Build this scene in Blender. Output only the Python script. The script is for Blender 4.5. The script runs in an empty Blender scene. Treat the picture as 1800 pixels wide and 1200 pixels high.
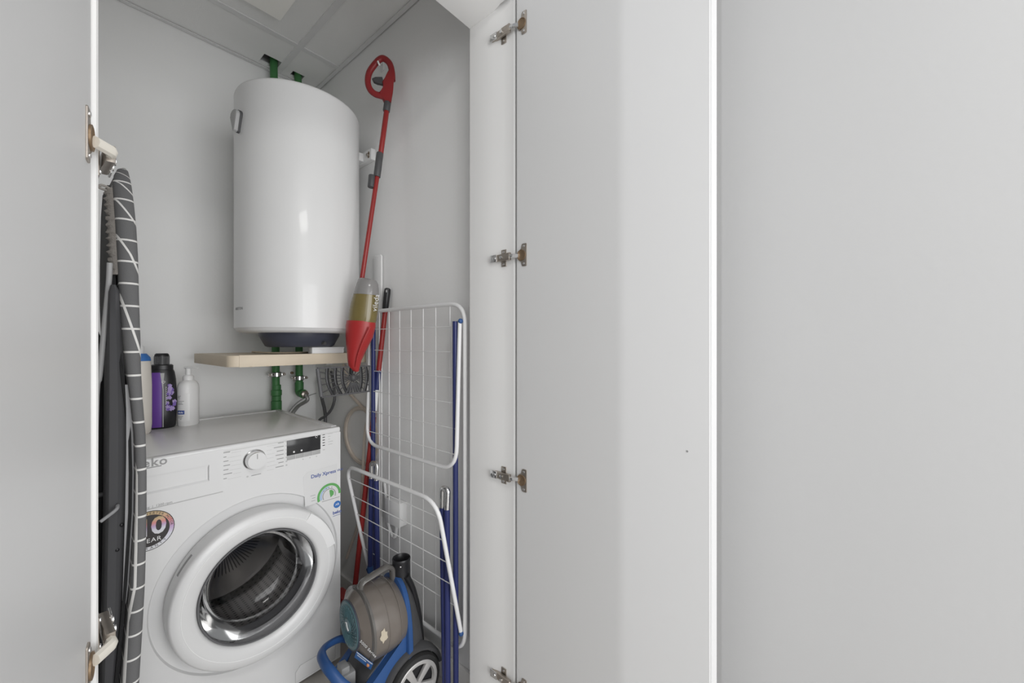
import bpy, bmesh, math, random
from mathutils import Vector, Matrix
random.seed(4)
C = bpy.context.scene.collection
SC = bpy.context.scene
PI = math.pi

# ------------------------------------------------------------------ camera, world, lights, exposure
FPX, V0, BEAR, HCAM = 696.0, 601.0, math.radians(40), 1.14
cam_d = bpy.data.cameras.new('camera'); cam = bpy.data.objects.new('camera', cam_d); C.objects.link(cam)
cam.location = (0, 0, HCAM); cam.rotation_euler = (PI/2, 0, BEAR - PI/2)
cam_d.sensor_width = 36; cam_d.lens = FPX/1800*36; cam_d.clip_start = 0.02
cam_d.shift_y = (V0-600)/1800
SC.camera = cam
w = bpy.data.worlds.new('world'); SC.world = w; w.use_nodes = True
bg = w.node_tree.nodes['Background']; bg.inputs[0].default_value = (0.96, 0.98, 1.0, 1); bg.inputs[1].default_value = 0.38
SC.view_settings.view_transform = 'Standard'; SC.view_settings.look = 'None'
SC.view_settings.exposure = 0.0; SC.view_settings.gamma = 1.0; SC.view_settings.use_curve_mapping = False

def area(name, loc, target, sx, sy, power, color=(1, 1, 1)):
    l = bpy.data.lights.new(name, 'AREA'); l.shape = 'RECTANGLE'; l.size = sx; l.size_y = sy
    l.energy = power; l.color = color
    o = bpy.data.objects.new(name, l); C.objects.link(o); o.location = loc
    d = Vector(target)-Vector(loc); o.rotation_euler = d.to_track_quat('-Z', 'Y').to_euler()
    return o
# tall narrow window on the far left of the room: its light passes the free edge of the open left leaf
area('side_window_light', (-2.6, -0.288, 1.45), (0.84, 0.35, 1.2), 0.07, 1.9, 15, (0.97, 0.98, 1.0))
# added unseen fills: one behind the camera facing the cupboard, one left of it
area('front_fill_light', (0.2, -2.75, 1.1), (0.35, 2.0, 1.2), 2.0, 2.1, 68, (0.99, 0.995, 1.0))
area('left_fill_light', (-1.3, -2.7, 1.65), (0.3, 2.0, 1.3), 1.6, 1.9, 22, (0.99, 0.995, 1.0))
# added unseen overhead fill to lighten the washer top and cupboard ceiling
area('overhead_fill_light', (-0.1, -0.9, 2.6), (-0.1, -0.9, 0), 0.6, 0.6, 17, (1.0, 0.985, 0.96))

# ------------------------------------------------------------------ pixel helper (turns a reading of the photo into a 3D point)
CB, SB = math.cos(BEAR), math.sin(BEAR)
def ray(u, v):
    a = (u-900)/FPX
    return Vector((CB+a*SB, SB-a*CB, -(v-V0)/FPX))
def P(u, v, X=None, Y=None, Z=None, d=None):
    r = ray(u, v)
    t = d if d else X/r.x if X is not None else Y/r.y if Y is not None else (Z-HCAM)/r.z
    return Vector((0, 0, HCAM)) + r*t

# ------------------------------------------------------------------ materials
def mat(name, col, rough=0.5, metal=0.0, bump=0.0, bscale=80.0, coat=0.0, spec=0.5, var=0.0, vscale=6.0, trans=0.0, ior=1.45, sheen=0.0):
    m = bpy.data.materials.new(name); m.use_nodes = True
    nt = m.node_tree; b = nt.nodes['Principled BSDF']
    b.inputs['Base Color'].default_value = (*col, 1); b.inputs['Roughness'].default_value = rough
    b.inputs['Metallic'].default_value = metal; b.inputs['Specular IOR Level'].default_value = spec
    b.inputs['Coat Weight'].default_value = coat; b.inputs['Transmission Weight'].default_value = trans
    b.inputs['IOR'].default_value = ior; b.inputs['Sheen Weight'].default_value = sheen
    tc = nt.nodes.new('ShaderNodeTexCoord')
    n = nt.nodes.new('ShaderNodeTexNoise'); n.inputs['Scale'].default_value = vscale; n.inputs['Detail'].default_value = 4
    nt.links.new(tc.outputs['Object'], n.inputs['Vector'])
    mx = nt.nodes.new('ShaderNodeMixRGB'); mx.blend_type = 'MULTIPLY'; mx.inputs[0].default_value = 1
    mx.inputs[1].default_value = (*col, 1)
    rr = nt.nodes.new('ShaderNodeMapRange'); rr.inputs['To Min'].default_value = 1-var; rr.inputs['To Max'].default_value = 1.0
    nt.links.new(n.outputs['Fac'], rr.inputs['Value']); nt.links.new(rr.outputs[0], mx.inputs[2])
    nt.links.new(mx.outputs[0], b.inputs['Base Color'])
    if bump > 0:
        n2 = nt.nodes.new('ShaderNodeTexNoise'); n2.inputs['Scale'].default_value = bscale
        nt.links.new(tc.outputs['Object'], n2.inputs['Vector'])
        bp = nt.nodes.new('ShaderNodeBump'); bp.inputs['Strength'].default_value = bump; bp.inputs['Distance'].default_value = 0.002
        nt.links.new(n2.outputs['Fac'], bp.inputs['Height']); nt.links.new(bp.outputs[0], b.inputs['Normal'])
    return m
M = {}
M['wall'] = mat('wall_paint', (0.90, 0.90, 0.893), 0.7, bump=0.15, bscale=120, var=0.02)
M['roomwall'] = mat('room_wall_paint', (0.585, 0.585, 0.585), 0.6, bump=0.1, bscale=90, var=0.02)
M['tile'] = mat('ceiling_tile', (0.92, 0.92, 0.91), 0.8, bump=0.2, bscale=200, var=0.03)
M['tbar'] = mat('t_bar_metal', (0.80, 0.80, 0.80), 0.5)
M['plenum'] = mat('plenum', (0.15, 0.15, 0.15), 0.9)
M['door'] = mat('door_lacquer', (0.775, 0.775, 0.775), 0.38, bump=0.04, bscale=30, var=0.015)
M['trim'] = mat('trim_gloss', (0.87, 0.865, 0.855), 0.35, var=0.02)
M['skirt'] = mat('skirting', (0.72, 0.71, 0.69), 0.5, var=0.03)
M['floor'] = mat('floor_tile', (0.60, 0.57, 0.53), 0.45, var=0.15, vscale=9)
M['grout'] = mat('grout', (0.28, 0.26, 0.24), 0.9)
M['nickel'] = mat('nickel', (0.50, 0.45, 0.40), 0.32, metal=0.9, var=0.25, vscale=60)
M['chrome'] = mat('chrome', (0.75, 0.75, 0.75), 0.18, metal=1.0)
M['brass'] = mat('worn_brass', (0.27, 0.19, 0.12), 0.45, metal=0.6)
M['cream'] = mat('cream_plastic', (0.80, 0.76, 0.68), 0.4)
M['enamel'] = mat('heater_enamel', (0.76, 0.76, 0.757), 0.32, coat=0.2, var=0.01)
M['navy'] = mat('navy_plastic', (0.055, 0.06, 0.085), 0.4)
M['grey'] = mat('grey_plastic', (0.30, 0.30, 0.30), 0.45)
M['darkgrey'] = mat('dark_grey_plastic', (0.075, 0.075, 0.078), 0.5, var=0.1)
M['midgrey'] = mat('mid_grey_plastic', (0.42, 0.42, 0.42), 0.45)
M['black'] = mat('black_plastic', (0.018, 0.018, 0.02), 0.35)
M['white'] = mat('white_plastic', (0.82, 0.82, 0.815), 0.35, var=0.01)
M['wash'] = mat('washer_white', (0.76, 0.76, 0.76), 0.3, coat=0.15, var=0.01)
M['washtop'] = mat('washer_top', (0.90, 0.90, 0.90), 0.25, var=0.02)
M['red'] = mat('red_plastic', (0.40, 0.030, 0.030), 0.35, var=0.1)
M['redstick'] = mat('red_stick', (0.30, 0.028, 0.026), 0.35, var=0.1)
M['blue'] = mat('blue_plastic', (0.032, 0.095, 0.27), 0.38, var=0.08)
M['navytube'] = mat('navy_tube', (0.027, 0.036, 0.14), 0.35, var=0.1)
M['wire'] = mat('white_coat_wire', (0.82, 0.82, 0.82), 0.35)
M['green'] = mat('green_pipe', (0.06, 0.21, 0.07), 0.5, var=0.15, vscale=30)
M['braid'] = mat('braided_hose', (0.36, 0.36, 0.35), 0.4, metal=0.5, bump=0.6, bscale=400)
M['beige'] = mat('beige_hose', (0.68, 0.60, 0.52), 0.5)
M['shelf'] = mat('shelf_laminate', (0.74, 0.64, 0.50), 0.5, var=0.12, vscale=14)
M['shelfraw'] = mat('shelf_raw_edge', (0.66, 0.55, 0.41), 0.7, var=0.15, vscale=40)
M['paper'] = mat('printed_white', (0.85, 0.85, 0.85), 0.5)
M['inkgrey'] = mat('ink_grey', (0.33, 0.33, 0.33), 0.5)
M['inklight'] = mat('ink_light_grey', (0.56, 0.56, 0.56), 0.5)
M['inkdark'] = mat('ink_dark', (0.04, 0.035, 0.035), 0.5)
M['inkblue'] = mat('ink_blue', (0.06, 0.10, 0.33), 0.5)
M['skyblue'] = mat('ink_sky_blue', (0.05, 0.18, 0.50), 0.45)
M['paleblue'] = mat('ink_pale_blue', (0.38, 0.52, 0.72), 0.45)
M['inkgreen'] = mat('ink_green', (0.13, 0.40, 0.12), 0.5)
M['rubber'] = mat('grey_rubber', (0.13, 0.13, 0.135), 0.5)
M['glassdark'] = mat('display_glass', (0.035, 0.035, 0.037), 0.15)
M['purple'] = mat('purple_label', (0.16, 0.065, 0.36), 0.35, var=0.1)
M['lilac'] = mat('lilac_flower', (0.45, 0.34, 0.66), 0.5, var=0.4, vscale=80)
M['lilacdark'] = mat('violet_flower', (0.17, 0.09, 0.42), 0.5, var=0.3, vscale=80)
M['ivory'] = mat('ivory_bottle', (0.76, 0.72, 0.66), 0.4)
M['tyre'] = mat('tyre_rubber', (0.025, 0.025, 0.025), 0.6)
M['hub'] = mat('silver_hub', (0.52, 0.51, 0.50), 0.35, metal=0.3)
M['cup'] = mat('smoked_cup', (0.20, 0.175, 0.155), 0.22, coat=0.3, var=0.25, vscale=12)
M['smoke'] = mat('smoked_clear', (0.19, 0.18, 0.17), 0.15, coat=0.3, trans=0.35)
M['teal'] = mat('teal_cap', (0.105, 0.20, 0.225), 0.35)
M['residue'] = mat('sticker_residue', (0.62, 0.55, 0.43), 0.8, var=0.2, vscale=90)
M['orange'] = mat('orange_print', (0.60, 0.25, 0.10), 0.5)
M['olive'] = mat('olive_liquid', (0.21, 0.165, 0.06), 0.2, coat=0.3, var=0.25, vscale=25)
M['tankgrey'] = mat('clear_grey_tank', (0.30, 0.29, 0.285), 0.2, coat=0.3, trans=0.2)
M['ibdark'] = mat('ironing_leg_paint', (0.10, 0.10, 0.105), 0.45)
M['ibblack'] = mat('ironing_board_black', (0.02, 0.02, 0.021), 0.6)
M['ibpan'] = mat('ironing_board_pan', (0.36, 0.36, 0.37), 0.5)
M['hem'] = mat('hem_fabric', (0.42, 0.39, 0.36), 0.9, bump=0.5, bscale=300, var=0.3, vscale=60)
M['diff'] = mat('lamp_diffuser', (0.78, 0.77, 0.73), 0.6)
_e = M['diff'].node_tree.nodes['Principled BSDF']; _e.inputs['Emission Color'].default_value = (1, 0.98, 0.93, 1); _e.inputs['Emission Strength'].default_value = 0.08   # faint glow added to lighten the lamp panel
M['film'] = mat('clear_film', (0.735, 0.735, 0.735), 0.25, coat=0.3)
M['redgrip'] = mat('red_grip', (0.27, 0.022, 0.024), 0.4, var=0.1)
M['headgrey'] = mat('mop_head_grey', (0.11, 0.11, 0.115), 0.5)

def grid_fabric():
    m = bpy.data.materials.new('grid_fabric'); m.use_nodes = True; nt = m.node_tree
    b = nt.nodes['Principled BSDF']; b.inputs['Roughness'].default_value = 0.9
    uv = nt.nodes.new('ShaderNodeUVMap'); sp = nt.nodes.new('ShaderNodeSeparateXYZ'); nt.links.new(uv.outputs[0], sp.inputs[0])
    outs = []
    for ax, wd in ((0, 0.085), (1, 0.085)):
        fr = nt.nodes.new('ShaderNodeMath'); fr.operation = 'FRACT'; nt.links.new(sp.outputs[ax], fr.inputs[0])
        lt = nt.nodes.new('ShaderNodeMath'); lt.operation = 'LESS_THAN'; lt.inputs[1].default_value = wd
        nt.links.new(fr.outputs[0], lt.inputs[0]); outs.append(lt)
    mxm = nt.nodes.new('ShaderNodeMath'); mxm.operation = 'MAXIMUM'
    nt.links.new(outs[0].outputs[0], mxm.inputs[0]); nt.links.new(outs[1].outputs[0], mxm.inputs[1])
    mx = nt.nodes.new('ShaderNodeMixRGB'); mx.inputs[1].default_value = (0.135, 0.135, 0.137, 1); mx.inputs[2].default_value = (0.72, 0.71, 0.69, 1)
    nt.links.new(mxm.outputs[0], mx.inputs[0]); nt.links.new(mx.outputs[0], b.inputs['Base Color'])
    tc = nt.nodes.new('ShaderNodeTexCoord'); n = nt.nodes.new('ShaderNodeTexNoise'); n.inputs['Scale'].default_value = 500
    nt.links.new(tc.outputs['Object'], n.inputs['Vector'])
    bp = nt.nodes.new('ShaderNodeBump'); bp.inputs['Strength'].default_value = 0.3; bp.inputs['Distance'].default_value = 0.001
    nt.links.new(n.outputs['Fac'], bp.inputs['Height']); nt.links.new(bp.outputs[0], b.inputs['Normal'])
    return m
M['fabric'] = grid_fabric()

def foil():   # rainbow foil print, colour runs with the sticker's own height
    m = bpy.data.materials.new('rainbow_foil'); m.use_nodes = True; nt = m.node_tree
    b = nt.nodes['Principled BSDF']; b.inputs['Roughness'].default_value = 0.4
    tc = nt.nodes.new('ShaderNodeTexCoord'); sp = nt.nodes.new('ShaderNodeSeparateXYZ'); nt.links.new(tc.outputs['Generated'], sp.inputs[0])
    r = nt.nodes.new('ShaderNodeValToRGB'); nt.links.new(sp.outputs[2], r.inputs[0])
    e = r.color_ramp.elements
    e[0].position = 0.0; e[0].color = (0.72, 0.72, 0.74, 1); e[1].position = 1.0; e[1].color = (0.50, 0.38, 0.20, 1)
    for p, c in ((0.3, (0.70, 0.70, 0.78, 1)), (0.48, (0.55, 0.38, 0.62, 1)), (0.68, (0.72, 0.28, 0.26, 1)), (0.85, (0.60, 0.42, 0.25, 1))):
        k = e.new(p); k.color = c
    nt.links.new(r.outputs[0], b.inputs['Base Color'])
    return m
M['foil'] = foil()

def drum_metal():   # perforated steel: dark round holes in a regular lattice
    m = bpy.data.materials.new('perforated_drum'); m.use_nodes = True; nt = m.node_tree
    b = nt.nodes['Principled BSDF']; b.inputs['Roughness'].default_value = 0.3
    uv = nt.nodes.new('ShaderNodeUVMap'); mp = nt.nodes.new('ShaderNodeVectorMath'); mp.operation = 'FRACTION'
    nt.links.new(uv.outputs[0], mp.inputs[0])
    ds = nt.nodes.new('ShaderNodeVectorMath'); ds.operation = 'DISTANCE'; ds.inputs[1].default_value = (0.5, 0.5, 0)
    nt.links.new(mp.outputs[0], ds.inputs[0])
    lt = nt.nodes.new('ShaderNodeMath'); lt.operation = 'GREATER_THAN'; lt.inputs[1].default_value = 0.24
    nt.links.new(ds.outputs['Value'], lt.inputs[0])
    mx = nt.nodes.new('ShaderNodeMixRGB'); mx.inputs[1].default_value = (0.01, 0.01, 0.01, 1); mx.inputs[2].default_value = (0.30, 0.29, 0.28, 1)
    nt.links.new(lt.outputs[0], mx.inputs[0]); nt.links.new(mx.outputs[0], b.inputs['Base Color']); nt.links.new(lt.outputs[0], b.inputs['Metallic'])
    return m
M['drum'] = drum_metal()

def pane_glass(name, tint, refl=0.08, rough=0.02):
    m = bpy.data.materials.new(name); m.use_nodes = True; nt = m.node_tree; nt.nodes.remove(nt.nodes['Principled BSDF'])
    out = nt.nodes['Material Output']
    t = nt.nodes.new('ShaderNodeBsdfTransparent'); t.inputs[0].default_value = (*tint, 1)
    g = nt.nodes.new('ShaderNodeBsdfGlossy'); g.inputs['Roughness'].default_value = rough
    f = nt.nodes.new('ShaderNodeFresnel'); f.inputs['IOR'].default_value = 1.27
    ad = nt.nodes.new('ShaderNodeMath'); ad.operation = 'ADD'; ad.inputs[1].default_value = refl
    nt.links.new(f.outputs[0], ad.inputs[0])
    mx = nt.nodes.new('ShaderNodeMixShader'); nt.links.new(ad.outputs[0], mx.inputs[0])
    nt.links.new(t.outputs[0], mx.inputs[1]); nt.links.new(g.outputs[0], mx.inputs[2]); nt.links.new(mx.outputs[0], out.inputs[0])
    return m
M['glass'] = pane_glass('door_glass', (0.62, 0.62, 0.63), 0.015, 0.07)

# ------------------------------------------------------------------ mesh helpers
class B:
    def __init__(s): s.bm = bmesh.new()
    def faces(s, vs, fs):
        v = [s.bm.verts.new(p) for p in vs]
        for f in fs:
            try: s.bm.faces.new([v[i] for i in f])
            except ValueError: pass
        return v
    def box(s, a, b, bev=0.0, seg=2):
        a = Vector(a); b = Vector(b)
        r = bmesh.ops.create_cube(s.bm, size=1.0); vs = r['verts']
        for v in vs:
            v.co = Vector([(a[i]+b[i])/2 + v.co[i]*abs(b[i]-a[i]) for i in range(3)])
        if bev > 0:
            es = list({e for v in vs for e in v.link_edges})
            bmesh.ops.bevel(s.bm, geom=es, offset=bev, segments=seg, affect='EDGES', profile=0.5)
        return s
    def prism(s, pts, vec, bev=0.0):
        n = len(pts); vec = Vector(vec); pts = [Vector(p) for p in pts]
        v = [s.bm.verts.new(p) for p in pts] + [s.bm.verts.new(p+vec) for p in pts]
        fs = [s.bm.faces.new(v[:n]), s.bm.faces.new(v[n:][::-1])]
        for i in range(n): fs.append(s.bm.faces.new((v[i], v[n+i], v[n+(i+1) % n], v[(i+1) % n])))
        if bev > 0:
            es = list({e for f in fs[:2] for e in f.edges})
            bmesh.ops.bevel(s.bm, geom=es, offset=bev, segments=2, affect='EDGES', profile=0.5)
        return s
    def rings(s, rs, capa=True, capb=True, close=True):
        R = [[s.bm.verts.new(p) for p in r] for r in rs]
        n = len(R[0])
        for a, b in zip(R, R[1:]):
            for i in range(n if close else n-1):
                j = (i+1) % n
                s.bm.faces.new((a[i], a[j], b[j], b[i]))
        if capa: s.bm.faces.new(R[0][::-1])
        if capb: s.bm.faces.new(R[-1])
        return s
    def tube(s, pts, r, n=10, closed=False, flat=1.0, up=None):
        pts = [Vector(p) for p in pts]; m = len(pts)
        rad = r if isinstance(r, (list, tuple)) else [r]*m
        T = []
        for i in range(m):
            a = pts[(i-1) % m] if (closed or i > 0) else pts[0]
            b = pts[(i+1) % m] if (closed or i < m-1) else pts[-1]
            T.append((b-a).normalized())
        u = Vector(up) if up else (Vector((0, 0, 1)) if abs(T[0].z) < 0.9 else Vector((1, 0, 0)))
        rings = []
        for i in range(m):
            u = (u - T[i]*u.dot(T[i])).normalized(); w_ = T[i].cross(u)
            rings.append([pts[i]+(u*math.cos(k*2*PI/n)*flat + w_*math.sin(k*2*PI/n))*rad[i] for k in range(n)])
        if closed: rings.append(rings[0]); 
        s.rings(rings, not closed, not closed)
        if closed: bmesh.ops.remove_doubles(s.bm, verts=s.bm.verts[:], dist=1e-6)
        return s
    def lathe(s, prof, o=(0, 0, 0), axis=(0, 0, 1), n=48, sx=1.0, sy=1.0, capa=True, capb=True, up=None):
        o = Vector(o); ax = Vector(axis).normalized()
        x = Vector(up) if up else (Vector((1, 0, 0)) if abs(ax.x) < 0.9 else Vector((0, 1, 0)))
        x = (x-ax*x.dot(ax)).normalized(); y = ax.cross(x)
        s.rings([[o+ax*h+(x*math.cos(k*2*PI/n)*sx+y*math.sin(k*2*PI/n)*sy)*r for k in range(n)] for r, h in prof], capa, capb)
        return s
    def cyl(s, a, b, r, n=16, r2=None):
        a = Vector(a); b = Vector(b)
        return s.lathe([(r, 0), (r2 if r2 else r, (b-a).length)], a, b-a, n)
    def sphere(s, c, r, sc=(1, 1, 1), n=16):
        q = bmesh.ops.create_uvsphere(s.bm, u_segments=n, v_segments=max(6, n//2), radius=r)
        for v in q['verts']: v.co = Vector(c)+Vector([v.co[i]*sc[i] for i in range(3)])
        return s
def fillet(pts, r, n=6, closed=False):
    pts = [Vector(p) for p in pts]; out = []; m = len(pts)
    for i, p in enumerate(pts):
        if not closed and i in (0, m-1): out.append(p); continue
        a = pts[(i-1) % m]; b = pts[(i+1) % m]
        da = (a-p); db = (b-p); k = min(r, da.length*0.49, db.length*0.49)
        p0 = p+da.normalized()*k; p2 = p+db.normalized()*k
        for j in range(n+1):
            t = j/n; out.append(p0*(1-t)**2+p*2*t*(1-t)+p2*t*t)
    return out
def spline(pts, n=8):
    pts = [Vector(p) for p in pts]; q = [pts[0]*2-pts[1]]+pts+[pts[-1]*2-pts[-2]]; out = []
    for i in range(1, len(q)-2):
        for j in range(n):
            t = j/n; a, b, c, d = q[i-1:i+3]
            out.append(0.5*((2*b)+(c-a)*t+(2*a-5*b+4*c-d)*t*t+(3*b-a-3*c+d)*t**3))
    out.append(pts[-1]); return out
def W(o):
    m = o.matrix_basis.copy()
    while o.parent: o = o.parent; m = o.matrix_basis @ m
    return m
def link(name, me, m, parent=None, world=True, smooth=True):
    for p in me.polygons: p.use_smooth = smooth
    me.use_auto_texspace = True
    if m is not None:
        me.materials.clear(); me.materials.append(M[m])
    o = bpy.data.objects.new(name, me); C.objects.link(o)
    if parent:
        if world: me.transform(W(parent).inverted())
        o.parent = parent
    return o
def obj(name, b, m, parent=None, world=True, smooth=True, ang=40):
    me = bpy.data.meshes.new(name)
    bmesh.ops.recalc_face_normals(b.bm, faces=b.bm.faces[:])
    b.bm.to_mesh(me); b.bm.free()
    o = link(name, me, m, parent, world, smooth)
    if smooth: me.set_sharp_from_angle(angle=math.radians(ang))
    return o
def thing(name, label, cat, loc, rz=0, group=None):
    o = bpy.data.objects.new(name, None); C.objects.link(o); o.location = loc; o.rotation_euler = (0, 0, rz)
    o.empty_display_size = 0.05
    o['label'] = label; o['category'] = cat
    if group: o['group'] = group
    return o
def tag(o, label, cat, group=None):
    o['label'] = label; o['category'] = cat
    if group: o['group'] = group
    return o
def struct(o, label=None):
    o['kind'] = 'structure'
    if label: o['label'] = label
    return o
def text_mesh(s, size, align='CENTER', extrude=0.0002, spacing=1.0, bold=0.0):
    cu = bpy.data.curves.new('t', 'FONT'); cu.body = s; cu.size = size; cu.align_x = align; cu.align_y = 'CENTER'
    cu.extrude = extrude; cu.offset = bold; cu.space_character = spacing; cu.resolution_u = 3
    o = bpy.data.objects.new('t', cu); C.objects.link(o)
    dg = bpy.context.evaluated_depsgraph_get(); dg.update()
    me = bpy.data.meshes.new_from_object(o.evaluated_get(dg)); bpy.data.objects.remove(o); bpy.data.curves.remove(cu)
    return me
def frame_m(o, x, y):
    x = Vector(x).normalized(); y = Vector(y); y = (y-x*y.dot(x)).normalized(); z = x.cross(y)
    m = Matrix((x, y, z)).transposed().to_4x4(); m.translation = Vector(o); return m
def text(name, s, size, o, x, y, m, parent, align='CENTER', world=True, spacing=1.0, bold=0.0):
    me = text_mesh(s, size, align, spacing=spacing, bold=bold); me.transform(frame_m(o, x, y))
    return link(name, me, m, parent, world, False)
def join_texts(name, lst, m, parent):
    """several pieces of lettering as one print; lst of (string,size,origin,x,y)"""
    bm = bmesh.new()
    for s, size, o, x, y in lst:
        me = text_mesh(s, size); me.transform(frame_m(o, x, y)); bm.from_mesh(me); bpy.data.meshes.remove(me)
    me = bpy.data.meshes.new(name); bm.to_mesh(me); bm.free()
    return link(name, me, m, parent, True, False)

# ------------------------------------------------------------------ room shell
XR, D, HC = 0.888, 2.03, 2.386      # right wall, back wall, suspended ceiling
XL = -0.06
YJ0, YJ1, XJ, ZH = 0.705, 0.872, 0.84, 2.092
fl = struct(obj('floor', B().box((-2.9, -1.6, -0.06), (1.6, 2.2, -0.012)), 'grout'))
tb = B().box((0, 0, -0.012), (0.596, 0.596, 0.0), 0.002, 1)
tile0 = None
for i in range(7):
    for j in range(6):
        if tile0 is None:
            tile0 = obj('floor_tile', tb, 'floor', fl); o = tile0
        else:
            o = tile0.copy(); C.objects.link(o)
        o.location = (-2.62+i*0.6, -1.58+j*0.6+0.04, 0)
struct(obj('wall_back', B().box((XL-0.1, D, 0), (XR+0.1, D+0.1, 2.75)), 'wall'))
struct(obj('wall_right', B().box((XR, YJ1-0.06, 0), (XR+0.1, D, 2.75)), 'wall'))
struct(obj('wall_left', B().box((XL-0.1, YJ1-0.06, 0), (XL, D, 2.75)), 'wall'))
wf = B().box((-2.9, YJ0+0.012, 0), (0.0, YJ1-0.06, 2.75)).box((0.0, YJ0+0.012, ZH+0.05), (XJ+0.05, YJ1-0.06, 2.75)).box((XJ+0.03, YJ0+0.012, 0), (1.3, YJ1-0.06, 2.75))
struct(obj('wall_front', wf, 'roomwall', smooth=False))
XE = 1.02
struct(obj('wall_end', B().box((XE, -1.5, 0), (XE+0.1, YJ0+0.012, 2.75)), 'roomwall'))
struct(obj('wall_room_left', B().box((-2.95, -1.5, 0), (-2.9, YJ0+0.012, 0.6)), 'roomwall'))

# suspended ceiling: dark void, T-bars, tiles as pieces
ce = struct(obj('ceiling', B().box((XL-0.1, YJ1-0.06, 2.70), (XR+0.1, D, 2.75)), 'plenum'))
tb_b = B()
TX, TY = (0.105, 0.705), (1.165, 1.765)
xs = [XL, 0.105, 0.705, XR]; ys = [YJ1-0.06, 1.165, 1.765, D]
for y in TY: obj('t_bar', B().box((XL, y-0.012, HC-0.001), (XR, y+0.012, HC+0.03)), 'tbar', ce, smooth=False)
for x in TX:
    for a, b in zip(ys, ys[1:]): obj('t_bar', B().box((x-0.012, a+0.012, HC-0.001), (x+0.012, b-0.012, HC+0.03)), 'tbar', ce, smooth=False)
for a in (B().box((XL, D-0.019, HC-0.002), (XR-0.0035, D-0.0035, HC+0.001)), B().box((XR-0.019, YJ1-0.06, HC-0.002), (XR-0.0035, D-0.019, HC+0.001))):
    obj('wall_angle', a, 'tbar', ce, smooth=False)
hx0, hx1, hy0, hy1 = 0.625, 0.695, 1.925, 1.995
for i in range(3):
    for j in range(3):
        x0, x1, y0, y1 = xs[i]+0.001, xs[i+1]-0.001, ys[j]+0.001, ys[j+1]-0.001
        b = B(); z0, z1 = HC+0.003, HC+0.015
        if i == 1 and j == 2:
            for q in ((x0, y0, x1, hy0), (x0, hy1, x1, y1), (x0, hy0, hx0, hy1), (hx1, hy0, x1, hy1)): b.box((q[0], q[1], z0), (q[2], q[3], z1))
        elif i == 2 and j == 2:
            q0, q1, r0, r1 = 0.750, 0.80, 1.945, 1.995
            for q in ((x0, y0, x1, r0), (x0, r1, x1, y1), (x0, r0, q0, r1), (q1, r0, x1, r1)): b.box((q[0], q[1], z0), (q[2], q[3], z1))
        else: b.box((x0, y0, z0), (x1, y1, z1))
        obj('ceiling_tile', b, 'tile', ce, smooth=False)
# square lamp in the middle tile, lightened by an added glow
lt = thing('ceiling_light', 'square off-white panel lamp in the grey ceiling tile', 'lamp', (0.405, 1.465, HC))
obj('lamp_frame', B().box((0.22, 1.28, HC-0.022), (0.59, 1.65, HC+0.003), 0.004), 'diff', lt)
obj('diffuser', B().box((0.238, 1.298, HC-0.024), (0.572, 1.632, HC-0.0215), 0.001), 'diff', lt)

# jambs and header with a stepped stop (profile in X-Y, extruded)
def jamb_prof(x, s):    # s=-1: right jamb (face toward -X), s=+1: left jamb
    return [(x, YJ1), (x, 0.772), (x-s*0.009, 0.746), (x-s*0.009, YJ0), (x-s*0.05, YJ0), (x-s*0.05, YJ1)]
struct(obj('trim_1', B().prism([(a, b, 0) for a, b in jamb_prof(XJ, -1)], (0, 0, ZH+0.05)), 'trim', ang=20))
XJL = 0.0463
struct(obj('trim_2', B().prism([(a, b, 0) for a, b in ((XJL, YJ1), (XJL, 0.708), (XJL-0.002, YJ0), (-0.003, YJ0), (-0.003, YJ1))], (0, 0, ZH+0.05)), 'trim', ang=20))
hp = [(XJL, b, ZH-(-(a-XJ))*-1*-1) for a, b in jamb_prof(XJ, -1)]
hp = [(XJL, b, ZH+(a-XJ)) for a, b in jamb_prof(XJ, -1)]
struct(obj('trim_3', B().prism(hp, (XJ-XJL, 0, 0)), 'trim', ang=20))
for nm, a, b in (('baseboard_right', (XR-0.012, YJ1, 0), (XR, D-0.012, 0.085)), ('baseboard_back', (XL, D-0.012, 0), (XR, D, 0.085)), ('baseboard_left', (XL, YJ1, 0), (XL+0.012, D-0.012, 0.085))):
    struct(obj(nm, B().box(a, b, 0.003), 'skirt'))

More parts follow.
